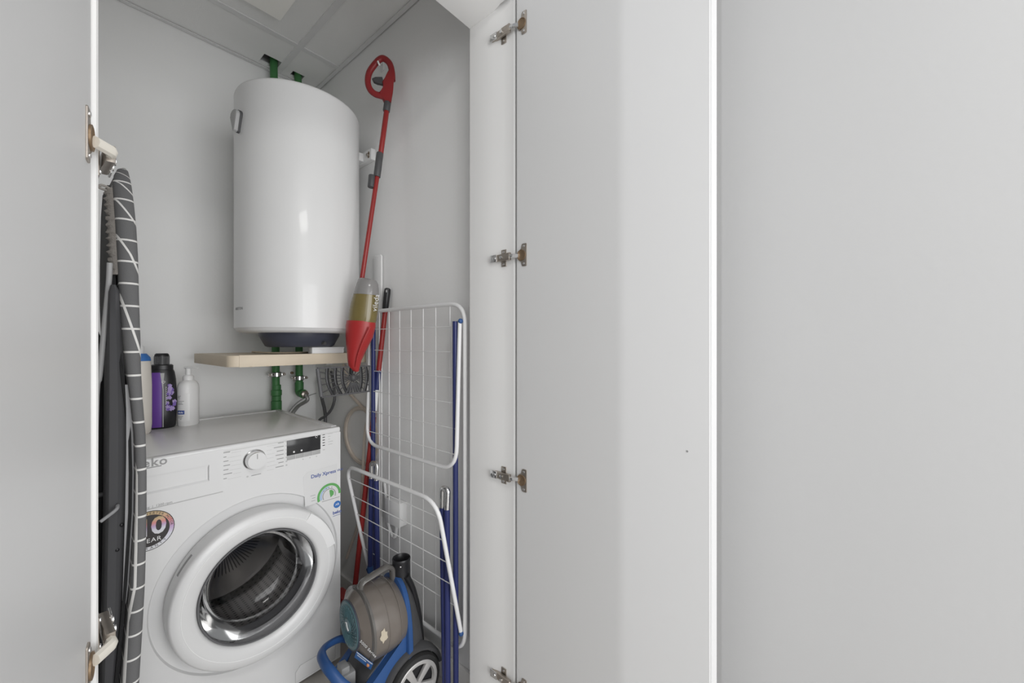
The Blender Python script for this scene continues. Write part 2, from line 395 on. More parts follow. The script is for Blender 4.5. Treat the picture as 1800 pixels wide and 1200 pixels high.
# ------------------------------------------------------------------ doors with cup hinges
def frame_pts(o, ex, ey, ez, pts): return [o+ex*p[0]+ey*p[1]+ez*p[2] for p in pts]
def make_hinge(parent, z, cup_o, along, into, arm_o, armdir, jn, linkmat='chrome'):
    """cup_o: point on the leaf's inner face at the hinge edge; along: from hinge edge into leaf; into: normal out of inner face;
       arm_o: point on jamb face; armdir: along the jamb into closet; jn: jamb face normal"""
    up = Vector((0, 0, 1)); zo = Vector((0, 0, z))
    h = None
    b = B()
    c = cup_o+zo+along*0.021
    # cup flange plate and dished cup
    b.prism([c+along*a+up*q-into*0.0005 for a, q in ((0.003, -0.031), (0.015, -0.031), (0.017, -0.029), (0.017, 0.029), (0.015, 0.031), (0.003, 0.031), (0.000, 0.028), (-0.001, 0.018), (-0.010, 0.014), (-0.015, 0.007), (-0.015, -0.007), (-0.010, -0.014), (-0.001, -0.018), (0.000, -0.028))], into*0.0025, 0.0006)
    h = obj('hinge', b, 'nickel', parent)
    obj('hinge_cup', B().lathe([(0.0150, 0.0015), (0.0150, 0.0040), (0.0135, 0.0044), (0.0125, 0.0030), (0.011, 0.0022), (0.0001, 0.0021)], c-along*0.0005, into, 24, capb=False), 'brass', h)
    for q in (-0.024, 0.024):
        obj('screw', B().lathe([(0.0034, 0.0018), (0.0034, 0.0030), (0.002, 0.0036)], c+along*0.008+up*q, into, 10), 'chrome', h)
    # mounting plate on the jamb
    m = arm_o+zo+armdir*0.036
    obj('mounting_plate', B().prism([m+armdir*a+up*q for a, q in ((-0.009, -0.024), (0.009, -0.024), (0.009, 0.024), (-0.009, 0.024))], jn*0.003, 0.0008), 'nickel', h)
    for q in (-0.017, 0.017):
        obj('screw', B().lathe([(0.0034, 0), (0.0034, 0.0042), (0.002, 0.005)], m+up*q, jn, 10), 'chrome', h)
    # arm: channel from the link to the plate
    s = arm_o+zo+armdir*0.005+jn*0.006; e = arm_o+zo+armdir*0.072+jn*0.004
    obj('hinge_arm', B().prism([s+up*0.0105, s-up*0.0105, e-up*0.0085+jn*0, e+up*0.0085], jn*0.010, 0.0015), 'nickel', h)
    pl = arm_o+zo+armdir*0.058+jn*0.014
    obj('arm_end', B().prism([pl+armdir*a+up*q for a, q in ((-0.006, -0.010), (0.018, -0.010), (0.018, 0.010), (-0.006, 0.010))], jn*0.0025, 0.0006), 'chrome', h)
    for k in (0.034, 0.060):
        obj('screw', B().lathe([(0.0048, 0), (0.0048, 0.0028), (0.003, 0.0032)], arm_o+zo+armdir*k+jn*0.0155, jn, 12), 'chrome', h)
    # pale link between arm and cup
    lk = [s+jn*0.005, arm_o+zo+jn*0.012-armdir*0.003, c+into*0.004-along*0.010]
    obj('hinge_link', B().tube(fillet(lk, 0.006, 3), 0.0046 if linkmat == 'chrome' else 0.0058, 8, flat=1.25, up=(0, 0, 1)), linkmat, h)
    return h
# right leaf: opens back along the jamb line
dt = 0.048
def leaf(name, hx, hy, dirv, nout, length, z0, z1, label):
    d = Vector((*dirv, 0)).normalized(); n = Vector((*nout, 0)).normalized()
    o = Vector((hx, hy, 0))
    pts = [o+Vector((0, 0, z0)), o+d*length+Vector((0, 0, z0)), o+d*length+n*dt+Vector((0, 0, z0)), o+n*dt+Vector((0, 0, z0))]
    b = B(); b.prism(pts, (0, 0, z1-z0))
    bmesh.ops.bevel(b.bm, geom=b.bm.edges[:], offset=0.003, segments=2, affect='EDGES')
    return struct(obj(name, b, 'door'), label), o, d, n
dr, o_r, d_r, n_r = leaf('door_2', 0.8495, 0.698, (0.0, -1.0), (1.0, 0.0), 0.497, 0.012, 2.125, 'open right white cupboard leaf, screw hole near its free edge')
ZHI = (2.012, 1.378, 0.762, 0.19)
for z in ZHI: make_hinge(dr, z, o_r, d_r, -n_r, Vector((XJ+0.009, YJ0, 0)), Vector((0, 1, 0)), Vector((-1, 0, 0)))
hp_ = P(1208, 793, X=0.8495)
obj('screw_hole', B().lathe([(0.0022, 0), (0.0022, 0.0006)], hp_, (-1, 0, 0), 12), 'inkgrey', dr)
dl, o_l, d_l, n_l = leaf('door_1', 0.0395, 0.694, (-0.175, -0.985), (-0.985, 0.175), 0.49, 0.012, 2.125, 'open left white cupboard leaf beside the ironing board')
for z in ZHI: make_hinge(dl, z, o_l, d_l, Vector((0.985, -0.175, 0)), Vector((XJL, YJ0, 0)), Vector((0, 1, 0)), Vector((1, 0, 0)), 'cream')

# ------------------------------------------------------------------ water heater on the right wall
HX, HY, HR, HZ0, HZ1 = 0.639, 1.590, 0.209, 1.172, 2.015
wh = thing('water_heater', 'large white cylindrical water heater hung above the wooden shelf', 'water heater', (HX, HY, HZ0))
prof = [(0.001, HZ0+0.004), (HR-0.03, HZ0), (HR-0.012, HZ0+0.004), (HR-0.004, HZ0+0.011), (HR-0.002, HZ0+0.016), (HR, HZ0+0.017), (HR, HZ1-0.012), (HR-0.003, HZ1-0.004), (HR-0.01, HZ1), (0.001, HZ1+0.02)]
obj('tank', B().lathe(prof, (HX, HY, 0), n=96), 'enamel', wh, ang=50)
obj('bottom_cap', B().lathe([(0.137, HZ0+0.004), (0.136, HZ0-0.008), (0.116, HZ0-0.046), (0.108, HZ0-0.050), (0.001, HZ0-0.050)], (HX, HY, 0), n=64), 'navy', wh)
obj('cable_gland', B().cyl((HX+0.03, HY-0.118, HZ0-0.036), (HX+0.034, HY-0.130, HZ0-0.036), 0.006, 12), 'darkgrey', wh)
# thermometer badge on the front of the tank (faces left), teardrop
def onheater(bear, z, r=HR): return Vector((HX+r*math.cos(bear), HY+r*math.sin(bear), z))
bg_ = math.radians(187); gz = P(412, 224, d=1.37).z
nrm = Vector((math.cos(bg_), math.sin(bg_), 0)); tg = Vector((-math.sin(bg_), math.cos(bg_), 0))
tear = [(0.020*math.cos(t), 0.018+0.017*math.sin(t)) for t in [math.radians(a) for a in range(-15, 196, 15)]] + [(-0.006, -0.034), (0.0, -0.037), (0.006, -0.034)]
obj('thermometer', B().prism([onheater(bg_, gz+q, HR-0.002)+tg*p*1.15 for p, q in tear], nrm*0.020, 0.003), 'midgrey', wh)
obj('thermometer_rim', B().prism([onheater(bg_, gz+q*1.06, HR-0.003)+tg*p*1.22 for p, q in tear], nrm*0.010, 0.001), 'darkgrey', wh)
# maker's lettering wrapped round the tank foot
me = text_mesh('ARISTON', 0.0125, spacing=1.1, bold=0.0002)
zc = P(421, 544, d=1.38).z; bc = math.radians(186)
for v in me.vertices:
    a = bc + v.co.x/HR; v.co = onheater(a, zc+v.co.y, HR+0.0004+v.co.z)
link('logo_lettering', me, 'inkgrey', wh, True, False)
# wall bracket on the right wall
pb = P(660, 272, X=XR); 
bk = B().box((XR-0.020, pb.y-0.0, pb.z-0.024), (XR, HY+0.19, pb.z+0.022), 0.002)
br = obj('wall_bracket', bk, 'white', wh)
obj('hook_slot', B().prism([(XR-0.0206, pb.y+0.018+a, pb.z+q) for a, q in ((-0.006, -0.012), (0.0, -0.016), (0.006, -0.012), (0.006, 0.008), (0.0, 0.013), (-0.006, 0.008))], (0.001, 0, 0)), 'brass', br)
obj('hook_bolt', B().cyl((XR-0.030, pb.y+0.018, pb.z-0.004), (XR-0.019, pb.y+0.018, pb.z-0.004), 0.005, 10), 'nickel', br)
obj('hanger_strap', B().box((HX+HR*0.55, HY-0.05, pb.z-0.018), (XR-0.018, HY+0.15, pb.z+0.016), 0.002), 'white', wh)

# ------------------------------------------------------------------ wooden shelf + little box
SZ1, SZ0, SY, SX = 1.097, 1.058, 1.50, 0.385
sh = thing('wall_shelf', 'thick cream laminated wooden shelf under the water heater', 'shelf', (0.63, 1.7, SZ0))
c = 0.028
spts = [(XR-0.001, SY), (SX+c, SY)] + [(SX+c-c*math.sin(t), SY+c-c*math.cos(t)) for t in (0.4, 0.8, 1.17)] + [(SX, SY+c), (SX, 1.935), (XR-0.001, 1.935)]
obj('board', B().prism([(x, y, SZ0+0.001) for x, y in spts], (0, 0, SZ1-SZ0-0.002), 0.0015), 'shelf', sh)
e = B().box((SX+c+0.001, SY-0.0016, SZ0), (XR-0.002, SY-0.0002, SZ1), 0.0004)
obj('edge_band', e, 'shelf', sh)
for k in range(5):
    x = SX+0.05+k*0.052+random.uniform(0, .02)
    obj('chip', B().prism([(x, SY-0.0018, SZ0-0.0002), (x+0.012, SY-0.0018, SZ0-0.0002), (x+0.008, SY-0.0018, SZ0+0.003), (x+0.004, SY-0.0018, SZ0+0.0025)], (0, 0.001, 0)), 'shelfraw', sh)
for y in (1.62, 1.86):
    obj('support_bracket', B().box((XR-0.03, y-0.01, SZ0-0.025), (XR-0.001, y+0.01, SZ0), 0.002), 'white', sh)
a0 = P(548, 620, Y=1.506); a1 = P(604, 620, Y=1.506)
bx = thing('white_block', 'small flat white plastic box on the front edge of the shelf', 'box', ((a0.x+a1.x)/2, 1.52, SZ1))
obj('box_body', B().box((a0.x, 1.503, SZ1), (a1.x, 1.540, SZ1+0.022), 0.002), 'white', bx)
obj('box_lid', B().box((a0.x-0.0006, 1.502, SZ1+0.017), (a1.x+0.0006, 1.541, SZ1+0.024), 0.0015), 'paper', bx)
tag(obj('cord', B().tube(spline([(0.55, 1.80, 1.099), (0.52, 1.72, 1.103), (0.56, 1.62, 1.10), (0.64, 1.60, 1.1), (0.72, 1.66, 1.1), (0.78, 1.74, 1.1)], 6), 0.0025, 6), 'shelfraw'), 'thin brown cord lying on the shelf below the heater', 'cord')

# ------------------------------------------------------------------ green water pipes behind
PY = 1.968
def clamp(parent, x, z):
    ck = obj('pipe_clamp', B().lathe([(0.0165, -0.008), (0.0205, -0.008), (0.0205, 0.008), (0.0165, 0.008)], (x, PY, z), n=24, capa=False, capb=False), 'chrome', parent)
    obj('rubber_liner', B().lathe([(0.0163, -0.0105), (0.0188, -0.0105), (0.0188, 0.0105), (0.0163, 0.0105)], (x, PY, z), n=24, capa=False, capb=False), 'black', ck)
    for s in (-1, 1):
        obj('clamp_ear', B().box((x+s*0.0195, PY-0.005, z-0.007), (x+s*0.034, PY+0.005, z+0.007), 0.0015), 'chrome', ck)
        obj('bolt', B().cyl((x+s*0.029, PY-0.014, z), (x+s*0.029, PY+0.008, z), 0.006, 6), 'nickel', ck)
    obj('wall_stud', B().cyl((x, PY+0.02, z), (x, D, z), 0.004, 8), 'nickel', ck)
px1 = P(486, 660, Y=PY).x
gp = thing('water_pipe', 'green water pipe with thick couplings behind the left of the washer', 'pipe', (px1, PY, 0.6), group=None)
obj('pipe', B().cyl((px1, PY, 0.55), (px1-0.012, PY, 2.55), 0.0155, 20), 'green', gp)
def zpix(v, x): return P(486, v, Y=PY).z
for v1, v2, r in ((676, 685, 0.018), (685, 695, 0.0215), (695, 704, 0.019), (704, 724, 0.021)):
    z1, z2 = zpix(v1, px1), zpix(v2, px1)
    obj('coupling', B().lathe([(r-0.002, z2), (r, z2+0.002), (r, z1-0.002), (r-0.002, z1)], (px1, PY, 0), n=24), 'green', gp)
clamp(gp, px1, zpix(658, px1))
px2 = P(526, 660, Y=PY).x
gp2 = thing('water_pipe', 'green water pipe ending in an elbow, right of the other pipe', 'pipe', (px2, PY, 0.9))
ze = P(530, 690, Y=PY).z
obj('pipe', B().cyl((px2, PY, ze+0.03), (px2-0.006, PY, 2.55), 0.0155, 20), 'green', gp2)
obj('elbow', B().tube(fillet([(px2, PY, ze+0.05), (px2, PY, ze), (px2+0.005, PY-0.035, ze-0.002)], 0.03, 6), [0.0185]*8+[0.0205], 18), 'green', gp2)
obj('elbow_nut', B().lathe([(0.014, 0), (0.017, 0.002), (0.017, 0.016), (0.014, 0.018)], (px2+0.005, PY-0.036, ze-0.002), (0.1, -1, 0), 6), 'nickel', gp2)
clamp(gp2, px2, P(526, 664, Y=PY).z)
vh = P(486, 0, Y=PY)
sc_ = P(513, 655, Y=D-0.004)
tag(obj('wall_bolt', B().cyl((sc_.x, D-0.012, sc_.z), (sc_.x, D, sc_.z), 0.006, 10), 'brass'), 'rusty wall bolt between the green pipes, the upper of two', 'bolt')
tag(obj('wall_bolt', B().cyl((sc_.x+0.012, D-0.04, sc_.z-0.035), (sc_.x+0.012, D, sc_.z-0.035), 0.007, 10), 'nickel'), 'shiny wall bolt between the green pipes, the lower of two', 'bolt')
fh = [(px2+0.006, PY-0.055, ze-0.004), (px2+0.01, PY-0.062, ze-0.03), P(522, 716, Y=PY-0.015), P(510, 740, Y=PY), (px1+0.05, PY, 0.62)]
tag(obj('inlet_hose', B().tube(spline(fh, 8), 0.0085, 10), 'braid'), 'grey braided hose hanging from the green elbow', 'hose')
wc = [P(500, 733, Y=D-0.01), P(520, 710, Y=D-0.008), P(540, 697, Y=D-0.006), P(556, 691, Y=D-0.006), P(575, 688, Y=D-0.006)]
tag(obj('wall_cable', B().tube(spline(wc, 6), 0.0022, 6), 'midgrey'), 'thin grey cable stapled to the wall behind the green elbow', 'cable')

# ------------------------------------------------------------------ washing machine
FX0, FX1, FY, BY, WZ = 0.086, 0.686, 1.372, 1.925, 0.842
wm = thing('washing_machine', 'white front-loading washing machine with round glass door', 'washing machine', ((FX0+FX1)/2, (FY+BY)/2, 0))
DX, DZ = 0.426, 0.419
def fp(u, v, y=FY): 
    p = P(u, v, Y=y); return p
# cabinet: sides, back, bottom; front sheet with a round opening
cb = B()
cb.box((FX0, FY+0.022, 0.03), (FX0+0.012, BY, WZ-0.022)).box((FX1-0.012, FY+0.022, 0.03), (FX1, BY, WZ-0.022), 0.002)
cb.box((FX0, BY-0.01, 0.03), (FX1, BY, WZ-0.022)).box((FX0, FY+0.022, 0.03), (FX1, BY, 0.05))
obj('cabinet', cb, 'wash', wm)
ZP = 0.705      # lower edge of the control fascia at the left; moulded into the front
def front_sheet():
    b = B(); n = 96; rr = 0.250
    outer = []; inner = []
    x0, x1, z0, z1 = FX0, FX1, 0.022, WZ-0.020
    for k in range(n):
        a = 2*PI*k/n; c_, s_ = math.cos(a), math.sin(a)
        inner.append((DX+rr*c_, FY, DZ+rr*s_))
        t = min(((x1-DX)/c_ if c_ > 1e-9 else (x0-DX)/c_ if c_ < -1e-9 else 9), ((z1-DZ)/s_ if s_ > 1e-9 else (z0-DZ)/s_ if s_ < -1e-9 else 9))
        outer.append((DX+t*c_, FY, DZ+t*s_))
    for cx, cz in ((x0, z0), (x1, z0), (x0, z1), (x1, z1)):    # snap nearest outer to the corners
        i = min(range(n), key=lambda k: (outer[k][0]-cx)**2+(outer[k][2]-cz)**2); outer[i] = (cx, FY, cz)
    back = [(x, FY+0.024, z) for x, y, z in outer]
    rin = [(DX+(0.2465)*math.cos(2*PI*k/n), FY+0.007, DZ+0.2465*math.sin(2*PI*k/n)) for k in range(n)]
    rin2 = [(DX+(0.216)*math.cos(2*PI*k/n), FY+0.016, DZ+0.216*math.sin(2*PI*k/n)) for k in range(n)]
    rin3 = [(DX+(0.165)*math.cos(2*PI*k/n), FY+0.026, DZ+0.165*math.sin(2*PI*k/n)) for k in range(n)]
    b.rings([back, outer, inner, rin, rin2, rin3], False, False)
    return b
obj('front_panel', front_sheet(), 'wash', wm, ang=30)
obj('fascia_cap', B().box((FX0, FY-0.002, WZ-0.022), (FX1, FY+0.022, WZ-0.002), 0.006, 3), 'wash', wm)
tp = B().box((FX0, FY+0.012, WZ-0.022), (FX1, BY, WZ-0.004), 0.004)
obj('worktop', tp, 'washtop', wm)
obj('worktop_rim', B().box((FX1-0.022, FY+0.024, WZ-0.005), (FX1-0.002, BY-0.002, WZ), 0.002).box((FX0+0.002, BY-0.02, WZ-0.005), (FX1-0.022, BY-0.002, WZ), 0.002), 'wash', wm)
for x in (FX0+0.06, FX1-0.06):
    for y in (FY+0.08, BY-0.06): obj('foot', B().lathe([(0.022, 0), (0.022, 0.012), (0.009, 0.016), (0.009, 0.035)], (x, y, 0), n=16), 'darkgrey', wm)
# detergent drawer with scooped grip
g1 = fp(367, 817); g2 = fp(367, 842)
gz1, gz0 = 0.800, 0.762
dx1 = g1.x
drw = B()
fy = FY-0.004
xa, xb, za, zb = FX0+0.008, fp(392, 850).x, 0.712, 0.832
xi0, xi1 = xa+0.01, dx1
zi1 = P(367, 817, Y=fy).z; zi0 = P(367, 843, Y=fy).z - 0.004
o_ = [(xa, fy, za), (xb, fy, za), (xb, fy, zb), (xa, fy, zb)]; i_ = [(xi0, fy, zi0), (xi1, fy, zi0), (xi1, fy, zi1), (xi0, fy, zi1)]
d_ = [(xi0+.012, FY+0.012, zi0+0.020), (xi1-0.010, FY+0.012, zi0+0.020), (xi1-0.001, FY+0.055, zi1+0.006), (xi0+.012, FY+0.055, zi1+0.006)]
bk_ = [(x, FY+0.004, z) for x, y, z in o_]
drw.rings([bk_, o_, i_, d_], False, True)
dw = obj('detergent_drawer', drw, 'wash', wm, ang=20)
obj('drawer_seam', B().box((xa, FY-0.0006, za-0.004), (xb, FY+0.002, za-0.0015)), 'inklight', wm, smooth=False)
# beko lettering + capacity print
q = P(255, 818, Y=fy)
text('logo_lettering', 'beko', 0.030, P(265, 813.5, Y=fy-0.0003), (1, 0, 0), (0, 0, 1), 'inkgrey', wm, bold=0.0005, spacing=1.12)
l0, l1 = P(240, 829, Y=fy), P(284, 818, Y=fy)
obj('logo_underline', B().box((l0.x, fy-0.0006, l1.z-0.0012), (l1.x, fy, l1.z+0.0012)), 'inkgrey', wm, smooth=False)
text('capacity_lettering', '7 kg  |  1200 rpm', 0.0085, P(277, 888, Y=fy-0.0003)+Vector((0, 0, 0)), (1, 0, 0), (0, 0, 1), 'inkgrey', wm)
# programme knob
kc = P(447, 807, Y=FY); kx, kz = kc.x, kc.z
kb = obj('knob', B().lathe([(0.031, 0), (0.030, 0.004), (0.027, 0.006), (0.026, 0.022), (0.0245, 0.0255), (0.001, 0.026)], (kx, FY, kz), (0, -1, 0), 40), 'chrome', wm)
obj('knob_face', B().lathe([(0.0243, 0.0255), (0.0243, 0.0268), (0.001, 0.0272)], (kx, FY, kz), (0, -1, 0), 40), 'wash', kb)
obj('knob_pointer', B().box((kx-0.001, FY-0.0278, kz+0.006), (kx+0.001, FY-0.027, kz+0.021)), 'inkgrey', kb, smooth=False)
# programme print: tiny illegible captions as strokes, icons and leader lines
pr = B(); pr2 = B()
def bar(b, x0, x1, z, h, y=FY-0.0005): b.box((x0, y, z-h/2), (x1, FY, z+h/2))
L = (0.026, 0.017, 0.022, 0.026, 0.022, 0.031, 0.018)
for k in range(7):
    z = kz+0.036-k*0.0125
    xl = kx-0.088
    bar(pr, xl, xl+L[k], z, 0.0022)
    bar(pr2, xl+L[k]+0.003, kx-0.034, z-0.004, 0.0006)
    pr2.box((xl-0.012, FY-0.0005, z-0.0025), (xl-0.007, FY, z+0.0025))
    xr = kx+0.082
    bar(pr, xr-L[6-k]*0.9, xr, z, 0.0022)
    bar(pr2, kx+0.034, xr-L[6-k]-0.003, z-0.004, 0.0006)
    pr2.box((xr+0.006, FY-0.0005, z-0.0025), (xr+0.011, FY, z+0.0025))
bar(pr, kx-0.014, kx+0.006, kz+0.041, 0.002); bar(pr, kx-0.008, kx+0.018, kz-0.048, 0.002)
pr2.cyl((kx-0.018, FY-0.0005, kz-0.048), (kx-0.018, FY, kz-0.048), 0.003, 8)
pt = obj('programme_print', pr, 'inkgrey', wm, smooth=False); obj('programme_lines', pr2, 'inklight', wm, smooth=False)
obj('heart_icon', B().prism([(kx-0.0975+a*0.004, FY-0.0008, kz-0.0015+q_*0.004) for a, q_ in ((0, -1), (1, 0.2), (0.8, 0.9), (0.3, 0.9), (0, 0.5), (-0.3, 0.9), (-0.8, 0.9), (-1, 0.2))], (0, 0.0006, 0)), 'inkgrey', wm, smooth=False)
# display
tl, trr, brr = P(504, 769.5, Y=FY), P(562, 760, Y=FY), P(564.6, 796, Y=FY)
dx0, dx1_ = tl.x, (trr.x+brr.x)/2
dz1 = (tl.z+trr.z)/2; dz0 = (P(506, 809, Y=FY).z+brr.z)/2; zs = dz0+(dz1-dz0)*0.20
ds = obj('display', B().box((dx0, FY-0.0012, zs), (dx1_, FY+0.003, dz1), 0.0008), 'glassdark', wm)
for k in range(4):
    a, b_ = dx0+(dx1_-dx0)*k/4, dx0+(dx1_-dx0)*(k+1)/4
    obj('display_button', B().box((a+0.0006, FY-0.0014, dz0), (b_-0.0006, FY+0.003, zs-0.0008), 0.0006), 'midgrey', ds)
sym = B()
for fx in (0.2, 0.42):
    sym.lathe([(0.003, 0), (0.003, 0.0004)], (dx0+(dx1_-dx0)*fx, FY-0.0012, zs+0.009), (0, -1, 0), 10)
cc = (dx0+(dx1_-dx0)*0.87, FY-0.0013, dz1-0.012)
sym.tube([(cc[0]+0.0035*math.cos(t*0.5), cc[1], cc[2]+0.0035*math.sin(t*0.5)) for t in range(12)], 0.0007, 6)
obj('display_symbol', sym, 'paper', ds)
pl = B(); pl2 = B()
for k in range(5): bar(pl, dx1_+0.007, dx1_+0.015, dz1-0.010-k*0.0092, 0.0026)
for k, l in enumerate((0.016, 0.008, 0.007, 0.017, 0.015)): bar(pl2, dx1_+0.026, dx1_+0.026+l, dz1-0.010-k*0.0092, 0.002)
for k in range(3): pl2.cyl((dx0+0.05+k*0.022, FY-0.0005, dz0-0.007), (dx0+0.05+k*0.022, FY, dz0-0.007), 0.0022, 8)
bar(pl2, dx1_+0.008, dx1_+0.015, dz1-0.062, 0.003); bar(pl2, dx1_+0.006, dx1_+0.022, dz1+0.004, 0.0014)
obj('function_print', pl, 'inkdark', wm, smooth=False); obj('function_captions', pl2, 'inklight', wm, smooth=False)
# door: white ring, handle, glass bowl, gasket, drum
def ringprof(p): return p
FD = FY-0.060
door = obj('porthole_door', B().lathe([(0.212, -0.020), (0.2185, 0.000), (0.2185, 0.046), (0.2165, 0.053), (0.212, 0.057), (0.192, 0.0595), (0.166, 0.057), (0.160, 0.052), (0.157, 0.042), (0.157, -0.010)], (DX, FY, DZ), (0, -1, 0), 96, capa=False, capb=False), 'wash', wm)
obj('ring_seam', B().lathe([(0.1915, 0.0594), (0.1922, 0.0600), (0.1932, 0.0600), (0.1939, 0.0592)], (DX, FY, DZ), (0, -1, 0), 96, capa=False, capb=False), 'washtop', door)
def sector(r0, r1, h0, h1, a0, a1, n=20, bulge=0.004):
    rr = []
    for k in range(n+1):
        a = math.radians(a0+(a1-a0)*k/n); ca, sa = math.cos(a), math.sin(a)
        q = [(r0, h0), (r0, h1), ((r0+r1)/2, h1+bulge), (r1-0.004, h1), (r1, h1-0.008), (r1, h0)]
        rr.append([(DX+r*ca, FY-h, DZ+r*sa) for r, h in q])
    return B().rings(rr)
obj('door_handle', sector(0.189, 0.2205, 0.030, 0.0605, 12, 52, bulge=0.002), 'paper', door)
obj('hinge_print', sector(0.2188, 0.2192, 0.016, 0.026, 138, 152, 10, 0), 'inkgrey', door)
obj('glass_rim', B().lathe([(0.158, 0.046), (0.1565, 0.051), (0.153, 0.051), (0.151, 0.046)], (DX, FY, DZ), (0, -1, 0), 96, capa=False, capb=False), 'rubber', door)
obj('glass_bowl', B().lathe([(0.154, 0.046), (0.148, 0.030), (0.140, 0.0), (0.130, -0.035), (0.116, -0.055), (0.09, -0.064), (0.05, -0.068), (0.001, -0.069)], (DX, FY, DZ), (0, -1, 0), 96, capa=False), 'glass', door, ang=70)
obj('door_gasket', B().lathe([(0.224, -0.026), (0.170, -0.020), (0.160, -0.026), (0.152, -0.040), (0.160, -0.056), (0.176, -0.064)], (DX, FY, DZ), (0, -1, 0), 72, capa=False, capb=False), 'rubber', wm)
# drum with a UV lattice for the perforations
n = 72; prof_ = [(0.175, -0.064)]+[(0.225, -0.075-0.02*k) for k in range(15)]+[(0.21, -0.375), (0.001, -0.365)]
bd = B().lathe(prof_, (DX, FY, DZ), (0, -1, 0), n, capa=False)
uvl = bd.bm.loops.layers.uv.new('UVMap')
for f in bd.bm.faces:
    c_ = f.calc_center_median(); ac = math.atan2(c_.z-DZ, c_.x-DX)
    for lp in f.loops:
        p = lp.vert.co; a = math.atan2(p.z-DZ, p.x-DX)
        if a-ac > PI: a -= 2*PI
        if ac-a > PI: a += 2*PI
        lp[uvl].uv = (a*n/(2*PI)*1.0, (p.y-FY)*72 if f.normal.y*f.normal.y < 0.8 else math.hypot(p.x-DX, p.z-DZ)*60)
dm = obj('drum', bd, 'drum', wm)
for k in range(3):
    a = math.radians(100+120*k); ca, sa = math.cos(a), math.sin(a); t_ = Vector((-sa, 0, ca)); r_ = Vector((ca, 0, sa)); o_ = Vector((DX, FY, DZ))
    rs = []
    for y, hh in ((0.10, 0.020), (0.13, 0.05), (0.24, 0.055), (0.34, 0.035)):
        c0 = o_+Vector((0, y, 0))
        rs.append([c0+r_*0.226+t_*0.030, c0+r_*(0.226-hh)+t_*0.010, c0+r_*(0.226-hh)-t_*0.010, c0+r_*0.226-t_*0.030])
    obj('drum_paddle', B().rings(rs), 'chrome', dm)
# filter flap
f0, f1 = P(539, 1156, Y=FY), P(588, 1131, Y=FY)
fz1 = P(560, 1150, Y=FY).z
flp = [(FX1-0.150, 0.030), (FX1-0.020, 0.030), (FX1-0.020, fz1), (FX1-0.135, fz1), (FX1-0.150, fz1-0.015)]
fr = obj('filter_flap', B().prism([(x, FY-0.0022, z) for x, z in flp], (0, 0.002, 0), 0.0008), 'wash', wm)
obj('flap_seam', B().prism([(x+(0.0016 if x > FX1-0.1 else -0.0016), FY-0.0006, z+(0.0016 if z > 0.05 else -0.0016)) for x, z in flp], (0, 0.0004, 0)), 'inklight', wm, smooth=False)
# --- stickers
def disc(b, x, z, r, y, h=0.0003, n=40): return b.lathe([(r, 0), (r, h)], (x, y, z), (0, -1, 0), n)
def annulus(x, z, r0, r1, y, a0=0, a1=360, n=48, h=0.0003):
    rs = []
    for k in range(n+1):
        a = math.radians(a0+(a1-a0)*k/n); ca, sa = math.cos(a), math.sin(a)
        rs.append([(x+r0*ca, y, z+r0*sa), (x+r1*ca, y, z+r1*sa), (x+r1*ca, y-h, z+r1*sa), (x+r0*ca, y-h, z+r0*sa)])
    return B().rings(rs, a1-a0 < 360, a1-a0 < 360)
s_c = P(262, 933, Y=FY); sx_, sz_ = s_c.x, s_c.z
e_ = P(307, 925, Y=FY); SR = (e_.x-sx_)
wst = obj('warranty_sticker', disc(B(), sx_, sz_, SR, FY-0.0002), 'inkdark', wm, smooth=False)
obj('sticker_ring', annulus(sx_, sz_, SR*0.80, SR*0.965, FY-0.0005), 'foil', wst, smooth=False)
text('warranty_number', '10', SR*1.20, (sx_+SR*0.10, FY-0.0007, sz_+SR*0.14), (1, 0, 0), (0, 0, 1), 'foil', wst, spacing=0.9, bold=SR*0.028)
text('warranty_year', 'YEAR', SR*0.30, (sx_+SR*0.08, FY-0.0007, sz_-SR*0.50), (1, 0, 0), (0, 0, 1), 'paper', wst, spacing=1.15)
def arc_text(s, R, c0, span, size, flip=False):
    out = []
    for i, ch in enumerate(s):
        if ch == ' ': continue
        a = c0+(span*(0.5-(i+0.5)/len(s)) if not flip else -span*(0.5-(i+0.5)/len(s)))
        ra = math.radians(a); r_ = Vector((math.cos(ra), 0, math.sin(ra))); t_ = Vector((math.sin(ra), 0, -math.cos(ra)))
        o_ = Vector((sx_, FY-0.0009, sz_))+r_*R
        out.append((ch, size, o_, t_ if not flip else -t_, r_ if not flip else -r_))
    return out
join_texts('sticker_lettering', arc_text('PROSMART INVERTER MOTOR', SR*0.875, 95, 190, SR*0.16)+arc_text('WARRANTY', SR*0.875, 270, 100, SR*0.17, True), 'inkdark', wst)
# quick-wash sticker at the right
x0, x1 = P(533, 850, Y=FY).x, FX1-0.012
zt, zb_ = P(575, 822, Y=FY).z, P(570, 880, Y=FY).z
xs_ = obj('dial_sticker', B().prism([(x0+0.006, FY-0.0004, zb_), (x1, FY-0.0004, zb_+0.004), (x1, FY-0.0004, zt+0.006), (x0+0.012, FY-0.0004, zt+0.002), (x0, FY-0.0004, zt-0.012)], (0, 0.0003, 0)), 'film', wm, smooth=False)
t1 = P(571, 832, Y=FY)
text('dial_title', 'Daily Xpress', 0.0165, (t1.x-0.004, FY-0.0006, t1.z), (1, 0, 0), (0, 0, 1), 'inkblue', xs_, bold=0.0003)
sq = B()
for k in range(3):
    xk = t1.x+0.0435+k*0.0068
    sq.tube(spline([(xk, FY-0.0006, t1.z+0.004), (xk+0.002, FY-0.0006, t1.z-0.002), (xk+0.0045, FY-0.0006, t1.z-0.001), (xk+0.006, FY-0.0006, t1.z+0.004)], 4), 0.0007, 5)
